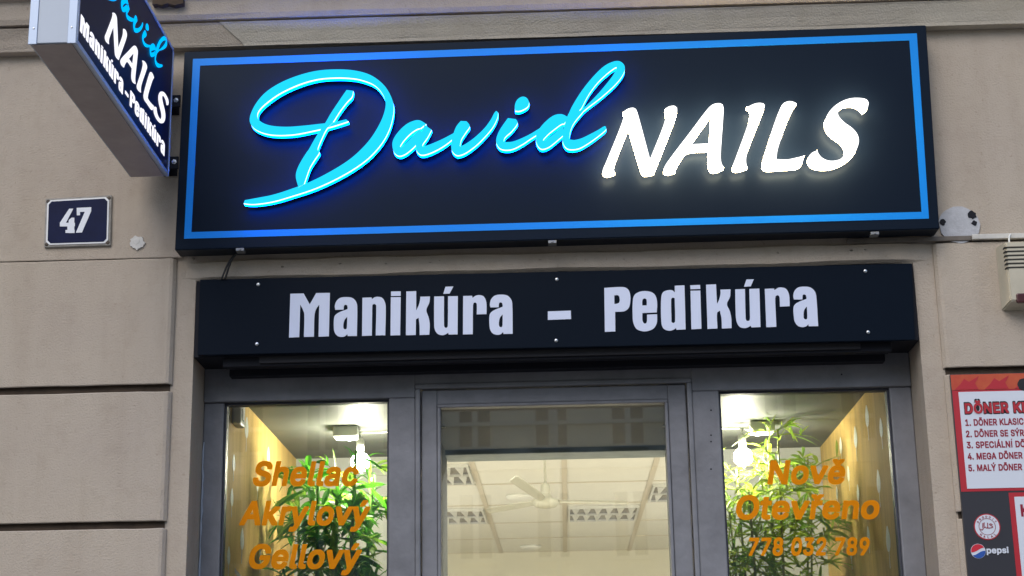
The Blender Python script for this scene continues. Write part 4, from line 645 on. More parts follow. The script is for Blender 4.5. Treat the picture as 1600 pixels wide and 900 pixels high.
S_a2 = [(318,552,372,590),(285,620,340,650),(255,680,308,695),(250,740,300,714),(275,778,306,719),(310,786,330,714),(370,768,370,700),(440,733,440,670),(500,693,500,640),(545,655,545,616)]
S_v = [(600,522,645,524),(565,565,670,562),(540,630,640,610),(526,700,605,665),(530,750,594,712),(555,782,597,718),(585,790,606,717),(640,770,650,693),(720,712,715,645),(790,643,785,578),(850,570,835,510),(885,500,860,462),(892,455,876,443)]
S_i = [(168,500,230,508),(125,560,243,540),(95,610,200,600),(78,660,150,645),(80,700,137,672),(105,735,140,685),(150,748,160,687),(210,740,210,682),(280,705,280,655),(340,665,350,620),(395,630,415,580)]
S_dot = [(225,440),(222,400),(240,355),(280,330),(315,340),(335,375),(325,405),(290,430),(255,442)]
S_d1 = [(640,495,607,545),(590,470,585,548),(530,478,540,580),(470,520,490,620),(420,575,455,655),(390,630,443,672),(388,680,443,675),(405,722,446,676),(435,742,455,674),(480,730,490,650),(530,695,540,612),(605,630,600,548)]
S_d2 = [(625,510,705,505),(650,450,725,445),(680,390,745,418),(750,280,800,315),(840,170,870,222),(920,95,940,155),(990,60,995,113),(1040,57,1015,104),(1075,85,1017,108),(1080,125,1011,122),(1058,175,985,172),(1000,245,920,255),(900,335,840,345),(800,412,755,425),(745,458,690,465)]
S_d3 = [(640,468,765,440),(615,540,690,530),(600,610,660,590),(595,670,648,650),(605,710,650,665),(630,738,665,670),(670,746,690,672),(730,735,740,660),(800,695,800,632),(870,645,870,595),(925,600,918,566),(937,583,932,568)]
STROKES = {'D': [(SD_loop, c1), (SD_stem, c1)], 'a': [(S_a1, c2), (S_a2, c2)], 'v': [(S_v, c2)], 'i': [(S_i, c3)], 'd': [(S_d1, c3), (S_d2, c3), (S_d3, c3)]}
G_N = [(288,195),(340,160),(390,150),(420,165),(440,210),(540,580),(640,330),(665,240),(660,165),(700,140),(755,133),(785,155),(785,200),(740,330),(580,735),(500,750),(465,735),(440,680),(347,365),(250,610),(230,690),(242,735),(160,757),(120,745),(112,710),(140,640),(270,320),(298,225)]
G_A = [(1040,160),(1090,120),(1150,110),(1185,125),(1195,170),(1170,560),(1175,640),(1200,685),(1150,710),(1095,722),(1060,705),(1043,660),(1040,535),(870,550),(820,610),(780,680),(772,720),(690,740),(650,725),(650,690),(690,620),(880,370)]
G_Ah = [(1063,255),(910,470),(1050,463)]
G_I = [(195,210),(260,175),(320,163),(360,170),(375,195),(360,250),(250,530),(215,640),(212,700),(225,742),(130,770),(85,765),(72,735),(90,680),(200,380),(228,270),(225,235)]
G_L = [(500,200),(530,165),(580,148),(630,158),(655,175),(610,250),(540,430),(490,580),(478,658),(560,660),(640,645),(727,622),(710,690),(680,730),(630,748),(500,755),(380,762),(340,740),(335,700),(360,600),(440,350)]
G_S = [(1290,170),(1265,135),(1200,120),(1110,125),(1020,160),(940,225),(890,310),(888,360),(910,420),(960,470),(1030,520),(1060,570),(1055,620),(1020,660),(940,672),(880,650),(845,610),(835,578),(780,600),(740,645),(742,690),(775,730),(850,752),(960,745),(1070,700),(1160,620),(1200,530),(1195,460),(1150,395),(1070,335),(1025,285),(1020,250),(1050,210),(1110,195),(1170,205),(1210,235),(1228,258),(1275,225)]
CAPS = [('N', [G_N], c4), ('A', [G_A, G_Ah], c4), ('I', [G_I], c5), ('L', [G_L], c5), ('S', [G_S], c5)]
MATS_C = [M_cy, M_cyw, M_bl, M_bk]; MATS_W = [M_wf, M_ww, M_ww, M_wb]
def solid_glyph(mb, loops, y0, off=0):
    """front layer + halo layer solids"""
    for (ya, yb_, front, side, back) in ((y0, y0+D1, 0, 1, 3), (y0+D1+.0003, y0+D2, 1, 2, 3)):
        t = fill_mesh(loops, yb_-ya, off)
        t.normal_update()
        for f in t.faces: f.material_index = side if abs(f.normal.z) < .5 else (front if f.normal.z > 0 else back)
        to_plane(t, 0, 0, ya); mb.add(t)
k = 0
for ch, sts in STROKES.items():
    mb = MB()
    for st, cv in sts:
        solid_ribbon(mb, ribbon(st, cv), YL-.0006*k); k += 1
    if ch == 'i': solid_glyph(mb, [[pl(q) for q in spline([c3(p) for p in S_dot])]], YL)
    mb.build('script_letter', MATS_C, ms, fix=False)['label'] = 'glowing cyan script letter ' + ch
for ch, loops, cv in CAPS:
    mb = MB(); solid_glyph(mb, [[pl(q) for q in spline([cv(p) for p in lp])] for lp in loops], YL, -.0042)
    mb.build('capital_letter', MATS_W, ms, fix=False)['label'] = 'glowing white capital ' + ch

# ------------------------------------------------------------------ lower board
YBD = -.012
bq = [P(308.5, 555, YBD), P(1430, 531, YBD), P(1424.5, 411.5, YBD), P(312.5, 437, YBD)]
lb = empty('fascia_board', ((bq[0].x+bq[1].x)/2, 0, bq[0].z), 'black board under the glowing sign with pale condensed lettering and six screws', 'sign')
slab(bq, .010, bev=.0015).build('panel', M_board, lb)
r6, r7, r8 = crop(440, 440, 8.42), crop(620, 440, 5.517), crop(930, 430, 4.444)
b_M = [(115,160),(290,155),(370,300),(455,150),(635,148),(622,720),(486,724),(495,300),(450,370),(432,450),(425,724),(293,728),(298,430),(280,370),(245,300),(232,730),(97,735)]
b_a = [(705,370),(700,320),(720,260),(770,215),(850,203),(930,215),(980,265),(995,330),(990,714),(868,716),(866,690),(830,720),(780,727),(730,710),(695,660),(687,600),(687,510),(700,450),(750,408),(866,362),(868,340),(862,312),(843,302),(825,310),(818,330),(815,368)]
b_ah = [(864,460),(830,500),(815,550),(812,600),(820,622),(838,628),(855,620),(860,590)]
b_n = [(1063,212),(1183,208),(1187,232),(1220,208),(1260,200),(1320,212),(1355,260),(1370,330),(1364,706),(1238,708),(1245,320),(1235,300),(1215,292),(1197,305),(1193,330),(1187,710),(1058,714)]
b_i = [(1437,205),(1567,203),(1560,705),(1432,708)]; b_id = [(1440,130),(1567,127),(1567,187),(1440,189)]
b_k = [(82,85),(167,82),(167,250),(190,200),(200,160),(203,130),(286,128),(280,180),(255,245),(275,310),(284,370),(280,458),(197,460),(195,370),(187,310),(165,325),(163,460),(78,462)]
b_u = [(322,128),(407,127),(407,370),(412,392),(424,400),(436,392),(440,370),(442,126),(526,125),(524,454),(446,456),(443,440),(420,455),(390,462),(355,452),(330,420),(322,370)]
b_uc = [(420,44),(487,42),(455,103),(400,105)]
b_r = [(572,124),(650,122),(652,140),(680,122),(715,116),(750,130),(770,170),(774,230),(773,280),(689,282),(690,200),(685,185),(673,178),(662,185),(657,205),(655,453),(570,455)]
b_ds = [(1302,257),(1500,250),(1502,322),(1302,330)]
b_P = [(63,88),(190,82),(225,95),(242,130),(243,190),(230,230),(200,250),(138,254),(140,390),(67,393)]
b_Ph = [(133,140),(155,138),(168,148),(170,175),(165,192),(150,198),(133,199)]
b_e = [(262,170),(275,135),(310,115),(350,110),(395,120),(420,145),(430,190),(428,258),(328,262),(328,310),(335,330),(345,337),(356,330),(360,310),(360,274),(430,270),(428,330),(405,370),(360,388),(320,387),(285,370),(265,330),(260,280)]
b_eh = [(327,210),(327,180),(333,165),(345,160),(355,167),(358,180),(358,209)]
b_d = [(552,73),(620,70),(628,376),(564,379),(562,366),(540,380),(510,385),(475,370),(460,330),(458,160),(470,120),(500,105),(535,105),(553,120)]
b_dh = [(527,170),(532,158),(542,155),(552,160),(555,320),(548,330),(540,332),(530,325)]
b_i2 = [(662,108),(730,106),(738,372),(668,375)]; b_i2d = [(660,70),(728,67),(730,95),(662,97)]
b_k2 = [(770,66),(839,63),(846,200),(862,165),(870,130),(870,100),(940,98),(936,150),(915,200),(935,250),(945,300),(947,367),(880,370),(877,300),(865,245),(847,262),(849,370),(780,373)]
b_u2 = [(972,98),(1040,96),(1045,300),(1050,315),(1062,318),(1072,313),(1075,295),(1070,95),(1140,93),(1148,360),(1085,362),(1080,350),(1060,362),(1030,367),(1000,355),(982,320),(976,270)]
b_u2c = [(1050,30),(1102,28),(1080,77),(1033,80)]
b_r2 = [(1178,95),(1243,92),(1244,104),(1270,88),(1295,85),(1325,95),(1345,130),(1350,180),(1350,215),(1283,218),(1281,160),(1277,145),(1265,138),(1253,145),(1250,165),(1258,358),(1188,361)]
YT = YBD-.0025
def plb(p): q = P(p[0], p[1], YT); return Vector((q.x, q.z))
def gl(loops, cv): return [[plb(q) for q in spline([cv(p) for p in lp])] for lp in loops]
base_a = gl([b_a, b_ah], r6)
def refit(loops, px0, px1, py0, py1, cv):
    x0, x1 = min(p.x for p in loops[0]), max(p.x for p in loops[0]); y0, y1 = min(p.y for p in loops[0]), max(p.y for p in loops[0])
    a, b_ = plb(cv((px0, py1))), plb(cv((px1, py0)))
    a2, b2 = plb(cv((px0, py0))), plb(cv((px1, py1)))
    xa_, xb_, za_, zb_ = (a.x+a2.x)/2, (b_.x+b2.x)/2, (a.y+b2.y)/2, (b_.y+a2.y)/2
    return [[Vector((xa_+(p.x-x0)/(x1-x0)*(xb_-xa_), za_+(p.y-y0)/(y1-y0)*(zb_-za_))) for p in lp] for lp in loops]
BOARD = [('M', gl([b_M], r6)), ('a', base_a), ('n', gl([b_n], r6)), ('i', gl([b_i, b_id], r6)), ('k', gl([b_k], r7)), ('ú', gl([b_u, b_uc], r7)), ('r', gl([b_r], r7)),
         ('a', refit(base_a, 796, 998, 112, 458, r7)), ('dash', gl([b_ds], r7)),
         ('P', gl([b_P, b_Ph], r8)), ('e', gl([b_e, b_eh], r8)), ('d', gl([b_d, b_dh], r8)), ('i', gl([b_i2, b_i2d], r8)), ('k', gl([b_k2], r8)), ('ú', gl([b_u2, b_u2c], r8)), ('r', gl([b_r2], r8)),
         ('a', refit(base_a, 1374, 1541, 79, 360, r8))]
for ch, lp in BOARD:
    mb = MB(); t = fill_mesh(lp, .0024); to_plane(t, 0, 0, YT); mb.add(t); mb.build('letter', M_lav, lb)['label'] = 'pale condensed ' + ('dash' if ch == 'dash' else 'letter ' + ch)
for x, y in ((403.5, 444.5), (401.5, 537.5), (870, 436.5), (869, 532), (1352, 423.5), (1356.5, 519)):
    q = P(x, y, YBD); a = MB(); a.lathe((q.x, YBD, q.z), (0, -1, 0), [(0, .0068), (.0022, .0062), (.0036, .0035)], 14); a.build('screw', M_steel, lb, smooth=True)

# ------------------------------------------------------------------ projecting sign
YE = -.09                                   # end by the wall
face = P(262, 275, YE); XF = face.x
back_l = P(203, 277, YE); XBk = back_l.x
zbt = face.z; ztp = P(268.5, 76, YE).z
yn = (PX(118, 60, XF)).y                    # near end
pj = empty('projecting_sign', ((XF+XBk)/2, 0, zbt), 'silver edged light box sign projecting from the wall, lettered on its dark side', 'sign')
cs = MB(); cs.box((XBk, yn, zbt), (XF-.006, YE, ztp), .002)
t = bmesh.new()
cs.build('casing', [M_alu], pj)
un = MB(); un.box((XBk+.006, yn+.006, zbt-.0022), (XF-.012, YE-.004, zbt+.004), .0008); un.build('underside', M_alu2, pj)
# rims: end angles and side rim round the face
rm_ = MB(); rw = .012
wE = XF-XBk
rm_.box((XBk-.002, yn-.003, zbt-.003), (XBk+wE*.17, yn+.001, ztp), .001); rm_.box((XF-wE*.17, yn-.003, zbt-.003), (XF+.002, yn+.001, ztp), .001)
rm_.box((XF-.006, yn+.001, zbt-.002), (XF+.004, YE+.002, zbt+rw), .001); rm_.box((XF-.006, yn+.001, ztp-rw), (XF+.004, YE+.002, ztp), .001)
rm_.box((XF-.006, YE-rw*.6, zbt+rw), (XF+.0045, YE+.002, ztp-rw), .001); rm_.box((XF-.0065, yn+.001, zbt+rw), (XF+.0045, yn+rw, ztp-rw), .001)
rm_.build('rim', mat('rim_aluminium', (.38, .46, .60), .38, metal=.3), pj)
MB().box((XF-.0058, yn+rw, zbt+rw), (XF+.001, YE-rw*.6, ztp-rw)).build('face_panel', mat('sign_navy_face', (.004, .007, .03), .4, spec=.15), pj)
for x in (XBk+wE*.09, XF-wE*.09):
    for z in (zbt+.045, zbt+.25): MB().lathe((x, yn-.003, z), (0, -1, 0), [(0, .003), (.0015, .0026), (.002, .001)], 10).build('rivet', M_steel, pj)
M_sw = emis('sidesign_white', (.90, .90, 1.0), 1.0); M_sc = emis('sidesign_cyan', (0, .42, 1.0), 1.1)
XT = XF+.0018
# map flat main-sign lettering (x,z) to the side face: u along the sign, v up
def face_pt(px, py): q = PX(px, py, XF); return Vector((q.y, q.z))
def affine(src, dst):
    (x0, y0), (x1, y1), (x2, y2) = src
    Ms = Matrix(((x1-x0, x2-x0), (y1-y0, y2-y0))).inverted()
    e1, e2 = dst[1]-dst[0], dst[2]-dst[0]
    def f(p):
        s = Ms @ Vector((p[0]-x0, p[1]-y0)); return dst[0]+e1*s[0]+e2*s[1]
    return f
def side_fill(mb, loops, f, off=0):
    t = fill_mesh([[f(p) for p in lp] for lp in loops], .0015, off)
    for v in t.verts: v.co = Vector((XT+.0006+v.co.z, v.co.x, v.co.y))
    mb.add(t)
def bbox(loops):
    xs = [p[0] for lp in loops for p in lp]; zs = [p[1] for lp in loops for p in lp]; return min(xs), max(xs), min(zs), max(zs)
capl = [[ [pl(q) for q in spline([cv(p) for p in lp])] for lp in loops] for _, loops, cv in CAPS]
allc = [lp for l_ in capl for lp in l_]; x0, x1, zA, zB = bbox(allc)
fa = affine([(x0, zA), (x1, zA), (x0, zB)], [face_pt(162, 62), face_pt(248, 188), Vector((face_pt(162, 62).x, face_pt(162, 62).y + (face_pt(172, 20).y-face_pt(162, 62).y)*1.0))])
# height: measured on the L and S; keep the text upright on the face
hN = (face_pt(247, 140).y-face_pt(247, 187).y)*1.32
p0 = face_pt(163, 62); p1 = face_pt(261, 197)
fa = affine([(x0, zA), (x1, zA), (x0, zB)], [Vector((p0.x, p0.y)), Vector((p1.x, p0.y)), Vector((p0.x, p0.y+hN))])
mb = MB()
for l_ in capl: side_fill(mb, l_, fa)
mb.build('capital_lettering', M_sw, pj)
p0 = face_pt(124, 50); hb_ = (face_pt(127, 28).y-face_pt(126, 50).y)*1.42
for part_, (ua, ub) in ((BOARD[:8], ((124, 50), (191, 144))), (BOARD[8:9], ((194.5, 150), (199.5, 157))), (BOARD[9:], ((202, 162), (256, 243)))):
    lps = [lp for _, l_ in part_ for lp in l_]; x0, x1, zA, zB = bbox(lps)
    if len(part_) > 1: ha = hb_
    else: ha = hb_*.2
    ob = Vector((face_pt(*ua).x, p0.y + (0 if len(part_) > 1 else hb_*.28)))
    fb = affine([(x0, zA), (x1, zA), (x0, zB)], [ob, Vector((face_pt(*ub).x, ob.y)), Vector((ob.x, ob.y+ha))])
    mb = MB()
    for _, l_ in part_: side_fill(mb, l_, fb, -.0011)
    mb.build('small_lettering', M_sw, pj)
# script: from the same strokes
strips = [ribbon(st, cv) for sts in STROKES.values() for st, cv in sts]
dot = [pl(q) for q in spline([c3(p) for p in S_dot])]
allp = [[p for pr in st for p in pr] for st in strips]; x0, x1, zA, zB = bbox(allp)
p1 = face_pt(252, 108); p0 = face_pt(150, -40)
xi0 = min(p[0] for p in allp[2]); xi1 = x1   # from the a to the end of the d
pa, pe = face_pt(187, 22), face_pt(258, 96)
sc = (pe.x-pa.x)/(xi1-xi0)
zbase = min(p[1] for p in allp[4]); za = face_pt(252, 122).y
fz = lambda p: Vector((pa.x+(p[0]-xi0)*sc, za+(p[1]-zbase)*sc*.66))
mb = MB(); k = 0
for st in strips:
    xo = XT+.0004*k; k += 1
    va = [(mb.bm.verts.new((xo, *fz(a))), mb.bm.verts.new((xo, *fz(b_)))) for a, b_ in st]
    for q, r_ in zip(va, va[1:]): mb.bm.faces.new((q[0], q[1], r_[1], r_[0]))
side_fill(mb, [dot], fz)
mb.build('script_lettering', M_sc, pj)
for x, y in ((274, 160), (271, 256)):
    q = P(x, y, -.06); a = MB(); a.box((q.x-.03, -.075, q.z-.022), (q.x+.02, -.066, q.z+.022), .001); a.box((q.x-.03, YE-.03, q.z-.022), (q.x-.024, .012, q.z+.022), .001)
    a.box((q.x-.05, .0, q.z-.022), (q.x-.0, .006, q.z+.022), .001)
    a.build('bracket', M_dark, pj)
    a = MB(); a.lathe((q.x+.006, -.075, q.z+.002), (0, -1, 0), [(0, .009), (.002, .009), (.0021, .006), (.007, .006), (.008, .003)], 6); a.build('bolt', M_steel, pj)

# ------------------------------------------------------------------ house number plate
YN = -.004
nq = [P(68.5, 386.5, YN), P(172.5, 383.5, YN), P(174.5, 304.5, YN), P(71, 310.5, YN)]
hn = empty('house_number_plate', ((nq[0].x+nq[1].x)/2, 0, nq[0].z), 'enamel house number plate reading 47 on the beige wall', 'house number')
slab(nq, .012, bev=.002).build('backing', mat('old_white_enamel', (.30, .285, .26), .5, noise=.45, nscale=25), hn)
def inset(q, fx0, fx1, fy0, fy1, Y):
    A, Bq, Cq, Dq = q
    def f(u, v): p = (A*(1-u)+Bq*u)*(1-v)+(Dq*(1-u)+Cq*u)*v; return Vector((p.x, Y, p.z))
    return f
nf = inset(nq, 0, 1, 0, 1, YN)
def oct_ring(m, cc, Y): return [Vector((p.x, Y, p.z)) for p in (nf(m+cc, m*1.25), nf(1-m-cc, m*1.25), nf(1-m, m*1.25+cc*1.3), nf(1-m, 1-m*1.25-cc*1.3), nf(1-m-cc, 1-m*1.25), nf(m+cc, 1-m*1.25), nf(m, 1-m*1.25-cc*1.3), nf(m, m*1.25+cc*1.3))]
a = MB(); a.prism(oct_ring(.035, .05, YN-.003), (0, .0045, 0)); a.build('border', mat('white_enamel', (.75, .77, .80), .25, coat=.5), hn)
a = MB(); a.prism(oct_ring(.058, .045, YN-.0042), (0, .0035, 0)); a.build('field', mat('blue_enamel', (.004, .009, .048), .35, spec=.1, noise=.2, nscale=20), hn)
rN = crop(0, 220, 4)
n4 = [(432,425),(460,418),(428,512),(437,512),(440,490),(465,482),(466,512),(472,514),(471,532),(465,534),(465,552),(466,575),(409,577),(410,558),(421,556),(422,534),(374,536),(374,512)]
n4 = [(432,424),(458,424),(412,512),(428,512),(430,494),(448,480),(464,480),(464,512),(468,512),(468,534),(464,534),(464,556),(466,556),(466,576),(409,576),(409,557),(421,557),(421,535),(374,535),(374,512)]
n7 = [(479,419),(570,415),(570,438),(512,573),(474,574),(530,443),(500,445),(500,465),(480,466)]
a = MB()
for g_ in (n4, n7): a.prism([P(*rN(p), YN-.0052) for p in g_], (0, .0025, 0))
a.build('numeral', mat('numeral_white', (.72, .76, .84), .3), hn)
M_rust = mat('rusty_screw', (.09, .07, .055), .7, noise=.5, nscale=60)
for u_, v_ in ((.04, .06), (.96, .06), (.04, .94), (.96, .94)):
    q = nf(u_, v_); MB().lathe((q.x, YN, q.z), (0, -1, 0), [(0, .007), (.002, .006), (.003, .002)], 10).build('screw', M_rust, hn)

# ------------------------------------------------------------------ cable below the sign, trunking, alarm box
def bez(p, n=16):
    p = [Vector(q) for q in p]; out = []
    for i in range(n+1):
        t = i/n; out.append(p[0]*(1-t)**3+p[1]*3*t*(1-t)**2+p[2]*3*t*t*(1-t)+p[3]*t**3)
    return out
a = MB()
for dx in (0, 5):
    a.tube(bez([P(372+dx*.3, 394, -.03), P(360, 402, -.03), P(354+dx, 415, -.03), P(346+dx, 437, -.016)]), .0035, 8)
tag(a.build('cable', mat('black_cable', (.012, .012, .014), .5), smooth=True), 'thin black double cable hanging from the sign down to the lower board', 'cable')
q0, q1 = P(1519, 370, -.012), P(1620, 367.5, -.012)
ct = MB(); ct.box((q0.x, -.014, q0.z-.009), (6, .004, q0.z+.009), .002)
tr = ct.build('cable_trunking', mat('trunking_white', (.62, .60, .55), .5, noise=.25, nscale=12)); tag(tr, 'narrow white cable trunking running along the wall right of the sign', 'cable trunking')
ct = MB(); qq = P(1460, 371, -.004); ct.box((qq.x-.3, -.006, q0.z-.010), (q0.x-.0005, .006, q0.z+.007), .002); ct.build('trunking_in_shadow', mat('trunking_shade_dirt', (.15, .13, .11), .8, noise=.3, nscale=20), tr)  # shadowed stretch of the trunking, shade and dirt put into its dark colour
YA = -.075
ab = empty('alarm_box', (P(1600, 487, 0).x, 0, P(1600, 487, 0).z), 'beige louvred alarm siren box with dark red lens on the wall, cut by the frame', 'alarm box')
M_bei = mat('beige_plastic', (.50, .46, .36), .5, noise=.15, nscale=10)
bx0, bz0, bz1 = P(1565, 486, 0).x, P(1565, 486, 0).z, P(1558, 386, 0).z
fx0, fz0, fz1 = P(1579.5, 470, YA).x, P(1580, 470, YA).z, P(1576, 378, YA).z
bx1 = bx0+.24; fx1 = bx1-(fx0-bx0)
bz1 = max(bz1, fz1-.005)
a = MB(); a.hexa([(bx0, .002, bz0), (bx1, .002, bz0), (bx1, .002, bz1), (bx0, .002, bz1), (fx0, YA, fz0), (fx1, YA, fz0), (fx1, YA, fz1), (fx0, YA, fz1)])
bmesh.ops.recalc_face_normals(a.bm, faces=a.bm.faces[:]); bmesh.ops.bevel(a.bm, geom=a.bm.edges[:], offset=.004, segments=2, affect='EDGES')
a.build('casing', M_bei, ab)
a = MB()
for i in range(6):
    z = P(1585, 386.5+i*6.3, YA).z; a.box((fx0-.004, YA-.0015, z-.0025), (fx1+.004, YA+.02, z+.003), .0005)
a.build('louvre_slot', mat('slot_dark', (.03, .027, .022), .8), ab)
a = MB(); qz0, qz1 = P(1592, 479, YA).z+.012, P(1592, 458, YA).z
a.box((P(1588, 470, YA).x, YA-.004, qz0), (fx1-.03, YA+.01, qz1), .006); a.build('lens', mat('lens_red', (.06, .012, .012), .2, coat=.5), ab)
a = MB(); a.tube(bez([P(1579, 366, -.015), P(1577, 368, -.02), P(1576, 372, -.03), P(1577, 380, -.05)]), .003, 8); a.build('wire', M_white, ab, smooth=True)

# ------------------------------------------------------------------ menu board
YM = -.014
rP = crop(1440, 560, 2.65)
def pm_(x, y, Y=YM): return P(*rP((x, y)), Y)
ml = P(1486, 584.5, YM); mz = pm_(124, 66).z; mx0 = (pm_(122, 65).x+pm_(188, 900).x)/2
mb_ = empty('menu_board', (mx0+.4, 0, mz-1.1), 'large kebab menu board with flame band and white price panels on the wall', 'menu board')
MB().box((mx0, YM, mz-1.1), (mx0+.85, .0005, mz), .001).build('board', mat('menu_charcoal', (.028, .028, .036), .4), mb_)
M_red = mat('menu_red', (.42, .018, .03), .4); M_mw = mat('menu_white', (.62, .66, .74), .4); M_org = mat('menu_orange', (.42, .10, .03), .4, noise=.5, nscale=7, noise_col=(.42, .03, .02)); M_blk = mat('menu_black', (.01, .01, .012), .4)
M_dred = mat('menu_dark_red', (.25, .008, .03), .4)
k1 = .0012
zt1, zt2 = pm_(150, 132).z, pm_(180, 552).z
MB().box((mx0+.001, YM-k1, zt1), (mx0+.849, YM+.001, mz-.002)).build('flame_band', M_org, mb_)
fl = MB()
for x_ in range(9):
    cx_ = mx0+.05+x_*.1; pts = []
    hgt = (mz-zt1)
    pts = [(cx_-.04, YM-k1*1.8, zt1+.001), (cx_+.04, YM-k1*1.8, zt1+.001), (cx_+.03, YM-k1*1.8, zt1+hgt*.4), (cx_+.045, YM-k1*1.8, zt1+hgt*.85), (cx_+.01, YM-k1*1.8, zt1+hgt*.5), (cx_-.005, YM-k1*1.8, zt1+hgt*.7), (cx_-.02, YM-k1*1.8, zt1+hgt*.35)]
    fl.prism(pts, (0, k1*.7, 0))
fl.build('flame', M_red, mb_)
a = MB(); a.prism(wobble_disc(1600, 601, 10, YM-k1*2.2, 20, .05), (0, k1, 0)); a.build('flame_ornament', M_blk, mb_)
wl, wr = pm_(148, 136).x, mx0+.83
MB().box((mx0+.002, YM-k1*.9, zt2), (mx0+.848, YM+.001, zt1-.001)).build('panel_border', M_red, mb_)
zwt, zwb = pm_(150, 140).z, pm_(182, 540).z
MB().box((mx0+.022, YM-k1*1.9, zwb), (mx0+.83, YM+.0012, zwt)).build('price_panel', M_mw, mb_)
# lower panel
x2, z2 = pm_(360, 560).x, pm_(365, 556).z
MB().box((x2, YM-k1*.9, z2-.29), (mx0+.845, YM+.001, z2)).build('panel_border', M_red, mb_)
MB().box((x2+.017, YM-k1*1.9, z2-.275), (mx0+.83, YM+.0012, z2-.014)).build('price_panel', M_mw, mb_)
YTX = YM-k1*2.4
def menu_text(body, xl, yb_, yt_, wpx_per_char, m, bold, name='menu_text', dy=0, Y=YTX):
    A = pm_(xl, yb_, Y); T = pm_(xl, yt_, Y); h_ = T.z-A.z
    wid = wpx_per_char/2.65/FPX*5.7
    Bq = Vector((A.x+wid, Y, A.z)); o = text_on(body, [A, Bq, Bq+Vector((0, 0, h_)), A+Vector((0, 0, h_))], bold).build(name, m, mb_)
    return o
menu_text('DÖNER KEBAB', 178, 231, 183, 362, M_blk, .05, 'heading', Y=YTX)
menu_text('DÖNER KEBAB', 181, 229, 186, 357, M_red, 0, 'heading', Y=YTX-.0014)
menu_text('1. DÖNER KLASIC', 182, 280, 252, 232, M_dred, .0)
menu_text('2. DÖNER SE SÝREM', 185, 327, 299, 269, M_dred, .0)
menu_text('3. SPECIÁLNÍ DÖNER', 188, 373, 345, 290, M_dred, .0)
menu_text('4. MEGA DÖNER', 192, 420, 392, 217, M_dred, .0)
menu_text('5. MALÝ DÖNER', 195, 468, 440, 212, M_dred, .0)
a = menu_text('K', 413, 655, 604, 36, M_dred, 0, 'heading')
# halal seal
hc = pm_(272, 697, YTX); hr = 52/2.65/FPX*5.68
a = MB(); a.lathe((hc.x, YM, hc.z), (0, -1, 0), [(-.001, hr), (k1, hr)], 40); a.build('seal', M_red, mb_)
a = MB(); a.lathe((hc.x, YM, hc.z), (0, -1, 0), [(-.001, hr*.92), (k1*1.5, hr*.92)], 40); sl = a.build('seal', M_mw, mb_)
a = MB()
for r_ in (.60,):
    n = 36
    for i in range(n):
        t0, t1 = 2*math.pi*i/n, 2*math.pi*(i+1)/n
        a.poly([(hc.x+math.cos(t)*hr*rr, YM-k1*2.1, hc.z+math.sin(t)*hr*rr) for t, rr in ((t0, .60), (t1, .60), (t1, .64), (t0, .64))])
def arc_text(body, a0, a1, r0, r1, flip, mb):
    n = len(body)
    for i, ch in enumerate(body):
        t = a0+(a1-a0)*(i+.5)/n
        vs, fs = text_mesh(ch, 0); xs_ = [v.x for v in vs]; cx_ = (min(xs_)+max(xs_))/2
        s_ = hr*(r1-r0)*.8
        rr = hr*(r0 if not flip else r1)
        rad_ = Vector((math.cos(t), 0, math.sin(t))); tg = Vector((math.sin(t), 0, -math.cos(t)))
        if flip: upv, rt = -rad_, -tg
        else: upv, rt = rad_, tg
        bv = [mb.bm.verts.new(Vector((hc.x, YM-k1*2.1-v.z*.02, hc.z))+rad_*rr+rt*((v.x-cx_)*s_)+upv*(v.y*s_)) for v in vs]
        for f in fs: mb.bm.faces.new([bv[j] for j in f])
arc_text('PRODUIT', RAD(160), RAD(20), .68, .88, False, a)
arc_text('HALAL', RAD(218), RAD(322), .66, .88, True, a)
# the calligraphy in the middle: three pen strokes
def pen(mb, pts, w):
    pts = open_spline(pts, 4); n = len(pts)
    for i in range(n-1):
        p, q = pts[i], pts[i+1]; dv = (q-p)
        if dv.length < 1e-6: continue
        nn = Vector((-dv.y, dv.x)).normalized()*w
        mb.poly([(hc.x+hr*v.x, YM-k1*2.15-.00001*i, hc.z+hr*v.y) for v in (p-nn, p+nn, q+nn, q-nn)])
pen(a, [(.40, .12), (.30, .22), (.18, .16), (.42, -.02), (.20, -.10), (-.05, -.08)], .035)
pen(a, [(.05, .30), (.02, -.05), (-.10, -.10)], .035)
pen(a, [(-.12, .02), (-.14, -.05), (-.24, -.02), (-.20, .34)], .035)
pen(a, [(-.30, .30), (-.34, 0), (-.32, -.14), (-.42, -.24), (-.54, -.16)], .035)
a.build('seal_lettering', M_dred, sl, fix=False)
# soft drink roundel
pc = pm_(235, 798, YTX); pr_ = 29/2.65/FPX*5.68
def disc_part(f_in, n=40):
    return [(pc.x+x_*pr_, z_*pr_+pc.z) for x_, z_ in f_in]
a = MB(); a.lathe((pc.x, YM, pc.z), (0, -1, 0), [(-.001, pr_), (k1, pr_)], 36); rd = a.build('roundel', M_mw, mb_)
def cap_region(y_edge, up):
    pts = []
    n = 18
    edge = [(-1+2*i/n) for i in range(n+1)]
    def wv(x_): return y_edge+.16*math.sin(x_*2.4)+.18*x_
    ed = [(x_, wv(x_)) for x_ in edge if x_*x_+wv(x_)**2 < .93]
    a0 = math.atan2(ed[0][1], ed[0][0]); a1 = math.atan2(ed[-1][1], ed[-1][0])
    if up:
        if a0 < a1: a0 += 2*math.pi
        arc = [(math.cos(a1+(a0-a1)*i/n)*.96, math.sin(a1+(a0-a1)*i/n)*.96) for i in range(n+1)]
    else:
        if a1 < a0: a1 += 2*math.pi
        arc = [(math.cos(a1+(a0-a1)*i/n)*.96, math.sin(a1+(a0-a1)*i/n)*.96) for i in range(n+1)]
    return ed+arc
